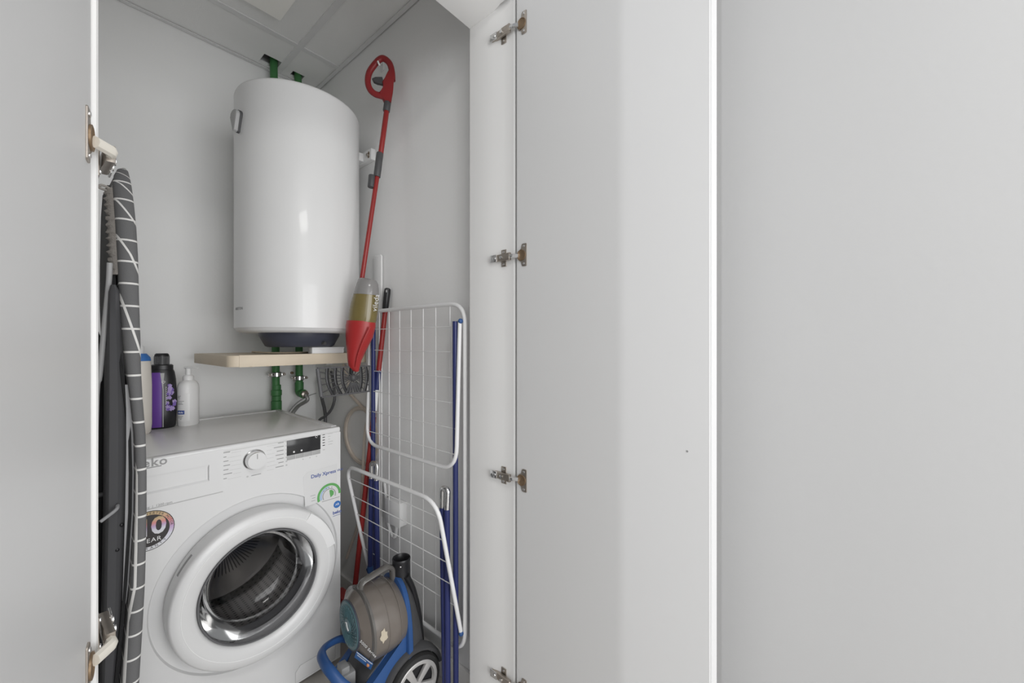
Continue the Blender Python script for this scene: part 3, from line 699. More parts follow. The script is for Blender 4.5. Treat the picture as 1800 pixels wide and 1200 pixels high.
obj('script_lettering', sq, 'inkblue', xs_)
gc = P(578, 868, Y=FY); gx_, gz_ = gc.x+0.001, gc.z-0.004
R1 = 0.041
obj('dial_arc', annulus(gx_, gz_, R1*0.80, R1, FY-0.0005, -5, 200), 'inkgreen', xs_, smooth=False)
obj('dial_scale', annulus(gx_, gz_, R1*0.62, R1*0.76, FY-0.0005, 95, 200), 'paleblue', xs_, smooth=False)
obj('dial_ring', annulus(gx_, gz_, R1*0.50, R1*0.56, FY-0.0005, -20, 210), 'grey', xs_, smooth=False)
obj('dial_pointer', B().prism([(gx_+R1*a, FY-0.0008, gz_+R1*b_) for a, b_ in ((0.02, 0.42), (0.22, 0.40), (0.40, 0.2), (0.38, -0.05), (0.12, -0.22), (0.05, 0.1))], (0, 0.0003, 0)), 'inkgreen', xs_, smooth=False)
tk = B()
for a in (70, 92, 112, 135): 
    ra = math.radians(a); disc(tk, gx_+R1*0.66*math.cos(ra), gz_+R1*0.66*math.sin(ra), 0.0022, FY-0.0006, n=8)
for k, l in enumerate((0.016, 0.011, 0.013)): bar(tk, gx_-R1-0.006-l, gx_-R1-0.006, gz_+0.015-k*0.009, 0.0014, FY-0.0008)
bar(tk, gx_-R1*0.6, gx_+R1*0.9, gz_-0.016, 0.0015, FY-0.0008)
obj('dial_captions', tk, 'inkgrey', xs_, smooth=False)
bc_ = P(592.5, 886, Y=FY)
bd_ = obj('badge_sticker', disc(B(), bc_.x, bc_.z, 0.0125, FY-0.0002), 'skyblue', wm, smooth=False)
text('badge_lettering', 'AB', 0.011, (bc_.x, FY-0.0006, bc_.z), (1, 0, 0.1), (0, 0, 1), 'paper', bd_)
text('badge_logo', 'beko', 0.0155, (bc_.x, FY-0.0004, bc_.z-0.027), (1, 0, 0), (0, 0, 1), 'inkblue', bd_, bold=0.0004)
obj('badge_underline', B().box((bc_.x-0.015, FY-0.0005, bc_.z-0.0385), (bc_.x+0.013, FY-0.0001, bc_.z-0.0372)), 'inkblue', bd_, smooth=False)

# ------------------------------------------------------------------ bottles on the washer
WT = WZ-0.004
def superellipse(a, b, e, n=40): 
    out = []
    for k in range(n):
        t = 2*PI*k/n; c_, s_ = math.cos(t), math.sin(t)
        out.append((a*math.copysign(abs(c_)**(2/e), c_), b*math.copysign(abs(s_)**(2/e), s_)))
    return out
def loft(o, secs, rz=0, e=2.6, n=40):
    """secs: (z, half width, half depth)"""
    cz, sz = math.cos(rz), math.sin(rz); rs = []
    for z, a, b in secs: rs.append([(o[0]+x*cz-y*sz, o[1]+x*sz+y*cz, o[2]+z) for x, y in superellipse(a, b, e, n)])
    return B().rings(rs)
# white pump bottle
p = P(331, 746, Z=WT); p.z = WT
pbz = thing('pump_bottle', 'white pump bottle with a small dark blue label, right of the purple one', 'bottle', p)
s = 0.032
obj('bottle_body', loft(p, [(0, s*0.92, s*0.8), (0.004, s, s*0.86), (0.135, s*1.02, s*0.88), (0.148, s*0.95, s*0.84), (0.158, s*0.74, s*0.70), (0.164, s*0.50, s*0.50)], 0.5, 2.3), 'white', pbz)
pm = obj('pump', B().lathe([(0.0165, 0.163), (0.0165, 0.176), (0.013, 0.181), (0.0085, 0.183), (0.0085, 0.205), (0.009, 0.206)], p, n=24), 'white', pbz)
nz = (ray(345, 600)).normalized(); rt = Vector((SB, -CB, 0))
obj('nozzle', B().tube([p+Vector((0, 0, 0.208))-rt*0.012, p+Vector((0, 0, 0.2095)), p+Vector((0, 0, 0.210))+rt*0.02, p+Vector((0, 0, 0.207))+rt*0.034], [0.006, 0.006, 0.0048, 0.004], 10, flat=0.7), 'white', pm)
fw = -Vector((p.x, p.y, 0)).normalized()      # towards the room
def on_bottle(o, dx, z, r): 
    b_ = math.atan2(fw.y, fw.x)+dx/r; return o+Vector((r*math.cos(b_), r*math.sin(b_), z))
def wrap(me, o, zc, r, x0=0.0):
    for v in me.vertices: v.co = on_bottle(o, -(v.co.x+x0) if False else (v.co.x+x0)*-1*-1, zc+v.co.y, r+0.0005+v.co.z)
def label_patch(o, x0, x1, z0, z1, r, n=8, rz=None):
    rs = []
    for k in range(n+1):
        x = x0+(x1-x0)*k/n
        rs.append([on_bottle(o, x, z0, r), on_bottle(o, x, z1, r), on_bottle(o, x, z1, r+0.0006), on_bottle(o, x, z0, r+0.0006)])
    return B().rings(rs)
# the bottle is slightly oval: print sits on its own curved label just proud of the body
rb = 0.0322
lab = obj('front_label', label_patch(p, -0.036, 0.004, 0.018, 0.118, rb), 'white', pbz)
obj('logo_block', label_patch(p, -0.036, -0.011, 0.043, 0.057, rb+0.0007), 'inkblue', lab)
for sx0, zz, tx, sz_t in ((-0.029, 0.107, 'ar', 0.017), (-0.028, 0.098, '+', 0.010)):
    me = text_mesh(tx, sz_t); 
    for v in me.vertices: v.co = on_bottle(p, -(-(v.co.x)-sx0) if False else v.co.x+sx0, zz+v.co.y, rb+0.0010+v.co.z)
    link('label_lettering', me, 'inkgrey', lab, True, False)
lb = B()
for zz, a, b_ in ((0.090, -0.034, -0.012), (0.084, -0.034, -0.018), (0.079, -0.034, -0.015), (0.036, -0.034, -0.015), (0.031, -0.034, -0.018), (0.026, -0.026, -0.02)):
    lb = lb if lb else B(); 
    rs = []
    for k in range(5):
        x = a+(b_-a)*k/4
        rs.append([on_bottle(p, x, zz-0.0009, rb+0.0006), on_bottle(p, x, zz+0.0009, rb+0.0006), on_bottle(p, x, zz+0.0009, rb+0.0012), on_bottle(p, x, zz-0.0009, rb+0.0012)])
    lb.rings(rs)
obj('label_captions', lb, 'inkgrey', lab)
wl = B()
for k in range(5): 
    x = -0.031+k*0.0036
    wl.box(on_bottle(p, x, 0.047, rb+0.0010)-Vector((0.0008, 0.0008, 0)), on_bottle(p, x, 0.051+0.002*(k % 2), rb+0.0012)+Vector((0.0008, 0.0008, 0)))
obj('logo_script', wl, 'paper', lab)
# purple-and-black detergent bottle
p = P(284.5, 751, Z=WT); p.z = WT
fw = -Vector((p.x, p.y, 0)).normalized()
pu = thing('detergent_bottle', 'black detergent bottle with a purple label and lilac flowers', 'bottle', p)
H = 0.262; r0 = 0.039
rot = math.atan2(fw.y, fw.x)+PI/2
obj('bottle_body', loft(p, [(0, r0*0.86, r0*0.74), (0.006, r0*0.98, r0*0.84), (0.05, r0*1.03, r0*0.88), (0.12, r0*1.04, r0*0.88), (0.17, r0*0.99, r0*0.85), (0.195, r0*0.90, r0*0.80), (0.205, r0*0.80, r0*0.74), (0.208, r0*0.6, r0*0.6)], rot, 2.4), 'black', pu)
obj('collar', loft(p, [(0.204, r0*0.72, r0*0.68), (0.206, r0*0.80, r0*0.74), (0.220, r0*0.80, r0*0.74), (0.223, r0*0.7, r0*0.66)], rot, 2.4), 'black', pu)
cap = B().lathe([(0.0205, 0.222), (0.0205, 0.252), (0.0195, 0.258), (0.016, 0.262), (0.001, 0.262)], p, n=36)
cp = obj('cap', cap, 'black', pu)
rbm = B()
for k in range(36):
    a = 2*PI*k/36; c_ = p+Vector((0.0205*math.cos(a), 0.0205*math.sin(a), 0)); rbm.box(c_+Vector((-0.0007, -0.0007, 0.224)), c_+Vector((0.0007, 0.0007, 0.252)))
obj('cap_ribs', rbm, 'black', cp, smooth=False)
cR, sR = math.cos(rot), math.sin(rot)
def skin(z, x):      # point on the oval body's room-facing side at lateral offset x (positive = right in view)
    secs = [(0, .86, .74), (.006, .98, .84), (.05, 1.03, .88), (.12, 1.04, .88), (.17, .99, .85), (.195, .90, .80), (.205, .8, .74)]
    for (za, a1, b1), (zb2, a2, b2) in zip(secs, secs[1:]):
        if za <= z <= zb2:
            t = (z-za)/(zb2-za); A = r0*(a1+(a2-a1)*t); Bq = r0*(b1+(b2-b1)*t); break
    xx = min(abs(x)/A, 0.995); y = Bq*(1-xx**2.4)**(1/2.4)
    rtv = Vector((-fw.y, fw.x, 0)); 
    return p+rtv*x+fw*y+Vector((0, 0, z))
def patch(poly_fn, z0, z1, nz, nx, off):
    """ribbon of cells between x-limits given per height; sits proud of the skin"""
    rs = []; rs2 = []
    for i in range(nz+1):
        z = z0+(z1-z0)*i/nz; xa, xb = poly_fn(z)
        f = [skin(z, xa+(xb-xa)*k/nx)+fw*off for k in range(nx+1)]; g = [skin(z, xa+(xb-xa)*k/nx)-fw*0.0008 for k in range(nx+1)]
        rs.append(f+g[::-1])
    return B().rings(rs)
pl_ = obj('purple_label', patch(lambda z: (-0.034, 0.000-0.004*(z > 0.15)*(z-0.15)/0.05), 0.006, 0.196, 16, 6, 0.0007), 'purple', pu)
obj('grey_stripe', patch(lambda z: (0.002-0.006*max(0, (z-0.14))/0.05, 0.0045-0.004*max(0, (z-0.14))/0.05+0.006*max(0, (z-0.15))/0.04), 0.006, 0.194, 16, 2, 0.0009), 'midgrey', pu)
obj('dark_panel', patch(lambda z: (-0.036, -0.026), 0.10, 0.17, 8, 2, 0.0012), 'inkdark', pl_)
obj('white_panel', patch(lambda z: (-0.036, -0.027), 0.03, 0.088, 8, 2, 0.0013), 'midgrey', pl_)
random.seed(9)
for k in range(40):
    z = random.uniform(0.066, 0.162); xm = 0.0235+0.0105*random.uniform(-1, 1)*(0.5 if z > 0.12 else 1)
    c_ = skin(z, xm)+fw*0.0006; pts_ = []
    r_ = random.uniform(0.005, 0.0085); rtv = Vector((-fw.y, fw.x, 0)); ph = random.uniform(0, 6)
    for j in range(10):
        a = 2*PI*j/10; q_ = r_*(1 if j % 2 else 0.72); pts_.append(c_+rtv*q_*math.cos(a+ph)*0.8+Vector((0, 0, 1))*q_*math.sin(a+ph)+fw*0.0003*k/3)
    obj('flower', B().prism(pts_, -fw*0.004), 'lilac' if k % 3 else 'lilacdark', pu, smooth=False)
hh = [skin(0.162+b_*0.0045, 0.004+a*0.0045)+fw*0.0015 for a, b_ in ((0, -1), (0.6, -0.3), (1, 0.3), (0.7, 0.9), (0.3, 0.9), (0, 0.5), (-0.3, 0.9), (-0.7, 0.9), (-1, 0.3), (-0.6, -0.3))]
obj('heart_mark', B().tube(hh, 0.0008, 6, closed=True), 'paper', pu)
sc2 = B()
for k in range(9):
    z = 0.085+k*0.007; sc2.tube([skin(z, 0.0095)+fw*0.002, skin(z+0.003, 0.0125)+fw*0.002, skin(z+0.005, 0.010)+fw*0.002], 0.0007, 5)
obj('script_lettering', sc2, 'paper', pu)
# tall ivory bottle with blue shoulder
p = P(242, 763, Z=WT); p.z = WT
iv = thing('softener_bottle', 'tall ivory bottle with a blue band, half hidden by the ironing board', 'bottle', p)
r1 = 0.036
obj('bottle_body', loft(p, [(0, r1*0.80, r1*0.66), (0.006, r1*0.92, r1*0.78), (0.03, r1, r1*0.82), (0.16, r1*1.0, r1*0.82), (0.225, r1*0.93, r1*0.78), (0.248, r1*0.86, r1*0.7), (0.262, r1*0.55, r1*0.5)], -0.8, 2.3), 'ivory', iv)
obj('blue_band', loft(p, [(0.240, r1*0.90, r1*0.75), (0.241, r1*0.93, r1*0.78), (0.252, r1*0.88, r1*0.74), (0.264, r1*0.6, r1*0.55)], -0.8, 2.3), 'skyblue', iv)
obj('cap', B().lathe([(0.0165, 0.262), (0.0165, 0.286), (0.014, 0.290)], p, n=24), 'white', iv)

# ------------------------------------------------------------------ ironing board standing on end
ib = thing('ironing_board', 'folded ironing board on end, grey cover with white grid', 'ironing board', (0.10, 1.1, 0))
KEY = [  # v, u_left, u_right, y_near   (edge of the cover)
    (299, 214, 220, 1.145), (303, 206, 225, 1.120), (315, 200, 229, 1.095), (330, 198, 232, 1.075), (360, 200, 236, 1.05), (400, 203, 240, 1.03), (450, 206, 243, 1.01), (520, 210, 244.5, 0.99),
    (600, 216, 247, 0.975), (650, 222, 247.5, 0.965), (700, 229, 250, 0.96), (760, 236, 255, 0.955), (830, 238, 257, 0.95), (900, 237, 257, 0.95), (960, 233, 256, 0.95), (1020, 229, 254.5, 0.95),
    (1080, 224, 251.5, 0.955), (1140, 218, 248, 0.955), (1200, 212, 244.5, 0.955), (1330, 200, 238, 0.96), (1500, 190, 230, 0.965)]
secs = []
YC = 1.15
for v, ul, ur, yn in KEY:
    pr_ = P(ur, v, Y=yn+0.012); pl0 = P(ul, v, Y=yn+0.010); z = pr_.z
    secs.append((z, pl0.x, pr_.x, yn))
# below the frame: tail end, evenly tapering
zl, xl0, xr0, yn0 = secs[-1]
for zz, dy in ((0.16, 0.01), (0.115, 0.03), (0.09, 0.08)): secs.append((zz, xl0, xr0, yn0+dy))
bcov = B(); rs = []
for z, x0, x1, yn in secs:
    yf = 2*YC-yn; t = max(0.004, (x1-x0)); h = t/2; ring = []
    rc = min(h, 0.016)
    for k in range(9):
        a = -PI/2+PI*0.0+ (k/8)*PI        # near edge, from left side round to right side
        ring.append((x0+h-h*math.cos(PI*k/8), yn+rc-rc*math.sin(PI*k/8), z))
    for k in range(1, 6):
        ring.append((x1, yn+rc+(yf-yn-2*rc)*k/6, z))
    for k in range(9):
        ring.append((x0+h+h*math.cos(PI*k/8), yf-rc+rc*math.sin(PI*k/8), z))
    for k in range(1, 6):
        ring.append((x0+0.002, yf-rc-(yf-yn-2*rc)*k/6, z))
    rs.append(ring)
bcov.rings(rs)
uvl = bcov.bm.loops.layers.uv.new('UVMap')
zs_ = [s_[0] for s_ in secs]
def ynear(z):
    for a, b_ in zip(secs, secs[1:]):
        if b_[0] <= z <= a[0]: 
            t = (a[0]-z)/(a[0]-b_[0]+1e-9); return [a[i]+(b_[i]-a[i])*t for i in range(4)]
    return secs[0] if z > secs[0][0] else secs[-1]
for f in bcov.bm.faces:
    for lp in f.loops:
        c_ = lp.vert.co; s_ = ynear(c_.z)
        # cloth coordinate across the edge: distance from board axis measured along the wrapped surface
        across = (YC - s_[3])*1.35 + (s_[2]-c_.x)*1.0
        if c_.y > s_[3]+0.03: across -= (c_.y-s_[3])*1.0
        lp[uvl].uv = (across/0.0415+0.2, (c_.z+0.0)/0.0415)
obj('cover', bcov, 'fabric', ib, ang=60)
# gathered hem behind the cover's edge
hm = B(); rs = []
zt_, zb2 = P(200, 326, Y=1.07).z, P(205, 480, Y=1.0).z
N = 60
for k in range(N+1):
    z = zt_+(zb2-zt_)*k/N; s_ = ynear(z); wv = 0.0022*math.sin(k*1.35)+0.0012*math.sin(k*2.9)
    xh = s_[1]-0.0005; 
    rs.append([(xh+0.003, s_[3]+0.012, z), (xh-0.005-wv, s_[3]+0.020+wv, z), (xh-0.009+wv, s_[3]+0.034, z), (xh-0.006, s_[3]+0.040, z), (xh+0.001, s_[3]+0.030, z)])
hm.rings(rs)
obj('cover_hem', hm, 'hem', ib)
kn = P(186, 331, Y=1.09)
obj('cord_toggle', B().tube(spline([kn+Vector((0.011, 0.01, -0.004)), kn+Vector((0.004, 0, 0.002)), kn+Vector((-0.006, -0.002, 0.004)), kn+Vector((-0.009, 0, -0.001)), kn+Vector((0, 0.002, -0.003)), kn+Vector((0.010, 0.012, -0.006))], 5), 0.0024, 8), 'hem', ib)
# steel pan under the cover (pale sliver) and folded legs
rs = []
for z, x0, x1, yn in secs[3:-2]:
    xa = x0-0.002; rs.append([(xa-0.004, yn+0.030, z), (xa, yn+0.028, z), (xa, 2*YC-yn-0.03, z), (xa-0.004, 2*YC-yn-0.03, z)])
obj('steel_pan', B().rings(rs), 'ibblack', ib)
# pale turned-down flange
rs = []
for v, ul, ur in ((676, 220, 229), (720, 222, 236), (800, 222, 239), (900, 220, 237), (1000, 217, 230), (1060, 215, 222), (1075, 214, 217)):
    a = P(ul, v, Y=0.984); b_ = P(ur, v, Y=0.984); z = a.z
    rs.append([(a.x, 0.984, z), (b_.x, 0.984, z), (b_.x, 0.988, z), (a.x, 0.988, z)])
obj('pan_flange', B().rings(rs), 'ibpan', ib)
# broad leg channel
rs = []
for v, ul, ur in ((500, 196, 204), (512, 192, 211), (560, 190, 214), (640, 189, 219), (760, 188, 223), (900, 187, 221), (1010, 185, 218), (1100, 183, 216), (1200, 180, 212), (1500, 176, 204)):
    y = 1.0
    a = P(ul, v, Y=y); b_ = P(ur, v, Y=y); z = a.z; k = (b_.x-a.x)
    rs.append([(a.x, y+0.006, z), (a.x+k*0.12, y, z), (a.x+k*0.55, y-0.004, z), (b_.x, y+0.002, z), (b_.x, y+0.06, z), (a.x, y+0.06, z)])
zlast = rs[-1][0][2]
rs.append([(x, y, 0.0) for x, y, z in rs[-1]])
obj('leg', B().rings(rs), 'ibdark', ib)
for v, u in ((922, 214), (966, 206)):
    c_ = P(u, v, Y=0.998); obj('rivet', B().lathe([(0.003, 0), (0.003, 0.002), (0.0015, 0.003)], c_, (0, -1, 0), 10), 'black', ib)
# second leg, tubular, crossing and leaning left
l2 = [P(193, 462, Y=1.02), P(191, 500, Y=1.02), P(183, 580, Y=1.02), P(175, 660, Y=1.02), P(168, 740, Y=1.02), (0.058, 1.02, 0.45), (0.05, 1.02, 0.0)]
obj('leg', B().tube(spline(l2, 5), [0.0042]*len(spline(l2, 5)), 10), 'midgrey', ib)
obj('leg', B().prism([(0.050, 1.092, 0.0), (0.086, 1.092, 0.0), (0.086, 1.092, 1.10), (0.072, 1.092, 1.16), (0.060, 1.092, 1.04), (0.050, 1.092, 0.86)], (0, 0.03, 0), 0.002), 'ibblack', ib)
obj('cross_bar', B().cyl((0.03, 1.088, P(180, 868, Y=1.09).z), (0.085, 1.088, P(180, 868, Y=1.09).z), 0.005, 10), 'ibdark', ib)
sp_ = [P(207, 888, Y=0.992), P(206, 893, Y=0.985), P(200, 899, Y=0.982), P(188, 908, Y=0.978), P(176, 917, Y=0.975)]
obj('latch_rod', B().tube(spline(sp_, 5), 0.0028, 8), 'ibpan', ib)

# ------------------------------------------------------------------ hook, spray mop
def mp(u, v, t): return P(u, v, d=t)
ht = XR-0.026
hk = P(668, 113, X=XR-0.012)
hook = thing('wall_hook', 'small white adhesive hook on the right wall holding the spray mop', 'hook', (XR, hk.y, hk.z))
obj('hook_plate', B().box((XR-0.004, hk.y-0.012, hk.z-0.022), (XR, hk.y+0.012, hk.z+0.012), 0.002), 'white', hook)
hkp = P(667, 114.5, d=1.462)
obj('hook_arm', B().tube(fillet([P(671, 113, X=XR-0.002), hkp, hkp+Vector((-0.004, 0.004, 0.014))], 0.008, 4), 0.0035, 8), 'white', hook)
mo = thing('spray_mop', 'red spray mop with an olive-filled tank, hung from the wall hook', 'mop', (0.73, 1.37, 0.94))
# grip loop drawn in the plane square to the view, a little off the wall
def gp_(u, v, t=1.475): return P(u, v, d=t)
nv = ray(668, 140); nv.z = 0; nv.normalize()
loop = [(679, 172), (670, 168.5), (659, 165), (650.5, 157), (646.5, 144), (649, 128), (658, 114), (668, 104), (676, 103.5), (685, 112), (689, 127), (690, 142)]
lp_ = spline([gp_(u, v) for u, v in loop], 5)
obj('grip', B().tube(lp_, 0.0098, 12, flat=1.15), 'redgrip', mo)
spine = [(689, 138), (691, 126), (690, 150), (688, 170), (685, 182), (676, 182), (673, 170), (671, 163), (677, 158), (672, 146), (682, 130), (684, 124)]
sp2 = [(684, 122), (690, 126), (692.5, 140), (691, 160), (687.5, 181), (675, 181), (673.5, 170), (664, 166), (676, 155), (671, 146), (682, 132)]
obj('grip_spine', B().prism([gp_(u, v, 1.475)-nv*0.010 for u, v in sp2], nv*0.020, 0.004), 'redgrip', mo)
obj('trigger', B().prism([gp_(u, v, 1.475)-nv*0.007 for u, v in ((654, 139), (660, 136.5), (672, 136.5), (675, 148), (673, 150), (664, 147.5), (657, 145))], nv*0.014, 0.003), 'darkgrey', mo)
TA, TB_ = 1.475, 1.42
def pole(u, v): 
    k = (v-181)/(495-181); return P(u, v, d=TA+(TB_-TA)*k)
def seg(name, a, b_, r, m, n=16):
    return obj(name, B().lathe([(r*0.93, 0), (r, 0.0015), (r, (b_-a).length-0.0015), (r*0.93, (b_-a).length)], a, b_-a, n), m, mo)
seg('collar', pole(681.5, 180), pole(679, 196), 0.0125, 'darkgrey')
seg('pole', pole(680, 192), pole(666.5, 290), 0.0095, 'redstick')
seg('joint_sleeve', pole(668, 269), pole(662.5, 311), 0.0125, 'darkgrey')
seg('pole_lower', pole(664.5, 300), pole(635, 498), 0.0082, 'redstick')
ck0, ck1 = pole(656, 309), pole(654, 330)
seg('pole_clip', ck0-Vector((0.004, 0, 0)), ck1-Vector((0.004, 0, 0)), 0.0125, 'darkgrey')
# tank and body: loft of ovals across the view
def oval(u0, u1, v, t, depth, n=28, tilt=0.0):
    a = P(u0, v-tilt*(u1-u0)*0, d=t); b_ = P(u1, v+tilt*(u1-u0), d=t); c_ = (a+b_)/2; ex = (b_-a)/2
    ey = Vector((ex.y, -ex.x, 0)).normalized()*depth
    return [c_+ex*math.cos(2*PI*k/n)+ey*math.sin(2*PI*k/n) for k in range(n)]
T = 1.40
def tk(v): return T-0.00*(v-500)
tank = [(633, 650, 489, .018), (630, 661, 491, .024), (628, 664.5, 497, .030), (625.5, 665, 505, .033), (622, 665, 517, .035)]
obj('tank_shoulder', B().rings([oval(a, b_, v, T, dp, tilt=0.06) for a, b_, v, dp in tank]), 'tankgrey', mo)
liq = [(622, 665, 517.2, .035), (618, 664.7, 530, .036), (615, 663.5, 545, .037), (613.2, 661.5, 558, .037), (612.4, 659.5, 565, .036)]
lq = obj('liquid_tank', B().rings([oval(a, b_, v, T, dp, tilt=0.06) for a, b_, v, dp in liq]), 'olive', mo)
body = [(610.2, 659.8, 563, .037), (608.6, 659.5, 572, .037), (608.5, 655, 590, .036), (609.5, 648, 606, .034), (611, 640, 622, .030), (612, 634.5, 634, .025), (613.5, 632, 645, .018), (619.5, 631, 651, .010), (624, 629.5, 653, .006)]
obj('mop_body', B().rings([oval(a, b_, v, T, dp, tilt=0.05 if v < 600 else 0) for a, b_, v, dp in body]), 'red', mo)
obj('body_rib', B().tube(spline([P(650, 575, d=T-0.036), P(638, 600, d=T-0.037), P(629, 625, d=T-0.03), P(625, 645, d=T-0.018)], 5), 0.003, 8), 'red', mo)
seg('neck', P(618, 636, d=T-0.012), P(617, 660, d=T), 0.007, 'black')
me = text_mesh('vileda', 0.0245, spacing=1.05)
ta, tb2 = P(659, 549, d=T-0.022), P(664.5, 516, d=T-0.026)
ex = (tb2-ta).normalized(); eyv = Vector((-SB, CB, 0)); me.transform(frame_m((ta+tb2)/2-Vector((CB, SB, 0))*0.006, ex, eyv))
link('logo_lettering', me, 'paper', mo, True, False)
# mop head: skeletal frame of arcs and radial ribs, hanging on edge
hl = (P(558, 647, d=1.285), P(565, 698, d=1.285)); hr = (P(650, 643, d=1.46), P(650, 687, d=1.46))
def hp2(s_, t_):      # s 0..1 along, t 0..1 down
    a = hl[0].lerp(hr[0], s_); b_ = hl[1].lerp(hr[1], s_); q_ = a.lerp(b_, t_); return q_
hd = obj('mop_head', B().tube([hp2(0, 0.02), hp2(0, 0.98)], 0.006, 10).tube([hp2(1, 0.02), hp2(1, 0.98)], 0.005, 10).tube([hp2(0, 0), hp2(1, 0)], 0.0028, 8).tube([hp2(0, 1), hp2(1, 1)], 0.0032, 8), 'headgrey', mo)
hub = (0.64, 0.42)
for k in range(18):
    a = 2*PI*(k+0.25)/18; dx_, dy_ = math.cos(a), math.sin(a)
    tm = min([(1-hub[0])/dx_ if dx_ > 0 else -hub[0]/dx_ if dx_ < 0 else 99, ((1-hub[1])/dy_ if dy_ > 0 else -hub[1]/dy_ if dy_ < 0 else 99)*0.999])
    # anisotropic fan
    e2 = hp2(hub[0]+dx_*tm, hub[1]+dy_*tm)
    obj('rib', B().tube([hp2(*hub), e2], 0.0019, 6), 'darkgrey', hd)
for sx2 in (0.17, 0.32, 0.45, 0.80, 0.92):
    dd = 0.06 if sx2 < 0.6 else -0.04
    pts_ = spline([hp2(sx2-0.0, 0), hp2(sx2-dd*0.4, 0.3), hp2(sx2-dd*0.2, 0.65), hp2(sx2+dd, 1)], 4)
    obj('arc_band', B().tube(pts_, 0.0058, 8, flat=0.4, up=(0.0, 1, 0)), 'black', hd)
obj('head_joint', B().sphere(hp2(hub[0], hub[1]), 0.012, (1, 1, 1.2), 14), 'darkgrey', hd)
gusset = B()
for k in range(6):
    s0 = 0.47+k*0.065; gusset.tube([hp2(hub[0]+(k-2.5)*0.02, 0.6), hp2(s0, 0.98)], 0.004, 6)
obj('gusset', gusset, 'darkgrey', hd)

# black leads hanging behind the mop head
k1 = [P(566, 690, Y=1.60), P(569, 712, Y=1.64), P(572, 730, Y=1.70), P(571, 742, Y=1.76), (0.74, 1.93, 0.62)]
k1 = [P(u_, v_, X=XR-0.014) for u_, v_ in ((561, 668), (566, 700), (571, 722), (572, 742), (571, 800))]
tag(obj('drain_lead', B().tube(spline(k1, 6), 0.0078, 8), 'ibdark'), 'dark lead hanging straight behind the mop head', 'cable')
k2 = [P(u_, v_, X=x_) for u_, v_, x_ in ((582, 652, XR-0.012), (587, 680, XR-0.012), (588, 702, XR-0.014), (582, 720, XR-0.022), (572, 731, XR-0.033), (560, 741, XR-0.045), (552, 775, XR-0.05))]
tag(obj('power_lead', B().tube(spline(k2, 6), 0.0062, 8), 'ibdark'), 'dark curved lead crossing behind the washer top', 'cable')
# beige coil on the right wall
co = []
for k in range(0, 64):
    a = PI*0.80-k*2*PI/30
    q_ = 1-0.10*(k/63.0); yy = 1.575+0.145*math.cos(a)*q_; zz = P(635, 767, X=0.875).z+0.122*math.sin(a)*q_
    co.append((XR-0.0075, yy, zz))
start = [P(604, 640, X=XR-0.008), P(612, 668, X=XR-0.008), P(613, 690, X=XR-0.008)]
c0 = co[0]
tail = [(XR-0.020, 1.53, co[-1][2]-0.10), (XR-0.022, 1.56, 0.42), (XR-0.03, 1.66, 0.20)]
tag(obj('drain_hose', B().tube(spline(start[:3], 4)+spline([start[2]]+co[::2]+tail, 3), 0.0062, 8), 'beige'), 'beige hose coiled against the right wall beside the washer', 'hose')

# ------------------------------------------------------------------ broom, white pole, dustpan
st = thing('broom', 'thin red broomstick with a black grip leaning behind the airer', 'broom', (0.78, 1.50, 0))
bt, bb = P(681.5, 506, X=XR-0.0135), P(620, 1068, d=1.57)
bdv = (bb-bt)
def bat(k): return bt+bdv*k
obj('grip', B().lathe([(0.006, 0), (0.0115, 0.004), (0.0125, 0.02), (0.0115, 0.084), (0.0105, 0.086)], bt, bdv, 16), 'black', st)
obj('hang_hole', B().sphere(bt+bdv.normalized()*0.014-Vector((CB, SB, 0))*0.0105, 0.005, (0.6, 0.6, 1.4), 10), 'midgrey', st)
L_ = bdv.length
obj('handle', B().cyl(bat(0.084/L_), bat(0.262), 0.0098, 16), 'redstick', st)
obj('blue_sleeve', B().cyl(bat(0.255), bat(0.315), 0.0108, 16), 'navytube', st)
obj('white_clip', B().cyl(bat(0.315), bat(0.40), 0.0102, 16), 'white', st)
obj('handle_lower', B().cyl(bat(0.38), bat(1.0), 0.0102, 16), 'redstick', st)
bw = bat(1.0)
obj('broom_head', B().box((bw.x-0.015, bw.y-0.10, bw.z-0.03), (bw.x+0.03, bw.y+0.14, bw.z+0.018), 0.008), 'red', st)
brs = B()
for k in range(22):
    for j in range(3):
        x_, y_ = bw.x-0.008+j*0.012, bw.y-0.09+k*0.010; brs.cyl((x_, y_, 0.001), (x_, y_, bw.z-0.028), 0.0035, 5)
bo = obj('bristles', brs, 'darkgrey', st, smooth=False); bo['kind'] = 'stuff'
wp0 = P(665, 447, X=XR-0.012); wp1 = P(671, 447, X=XR-0.012)
wp = thing('plastic_strip', 'flat white plastic strip upright against the wall behind the mop tank', 'strip', (XR-0.01, wp0.y, 0))
ya, yb = P(657.5, 470, X=XR-0.008).y, P(671.5, 470, X=XR-0.008).y
obj('strip_body', B().box((XR-0.012, yb, 0.0), (XR-0.004, ya, wp0.z-0.01), 0.003), 'white', wp)
obj('strip_tip', B().prism([(XR-0.012, yb, wp0.z-0.012), (XR-0.012, ya, wp0.z-0.012), (XR-0.012, ya-0.002, wp0.z-0.002), (XR-0.012, ya-0.008, wp0.z+0.001), (XR-0.012, yb+0.008, wp0.z-0.001), (XR-0.012, yb+0.002, wp0.z-0.006)], (0.008, 0, 0), 0.001), 'white', wp)

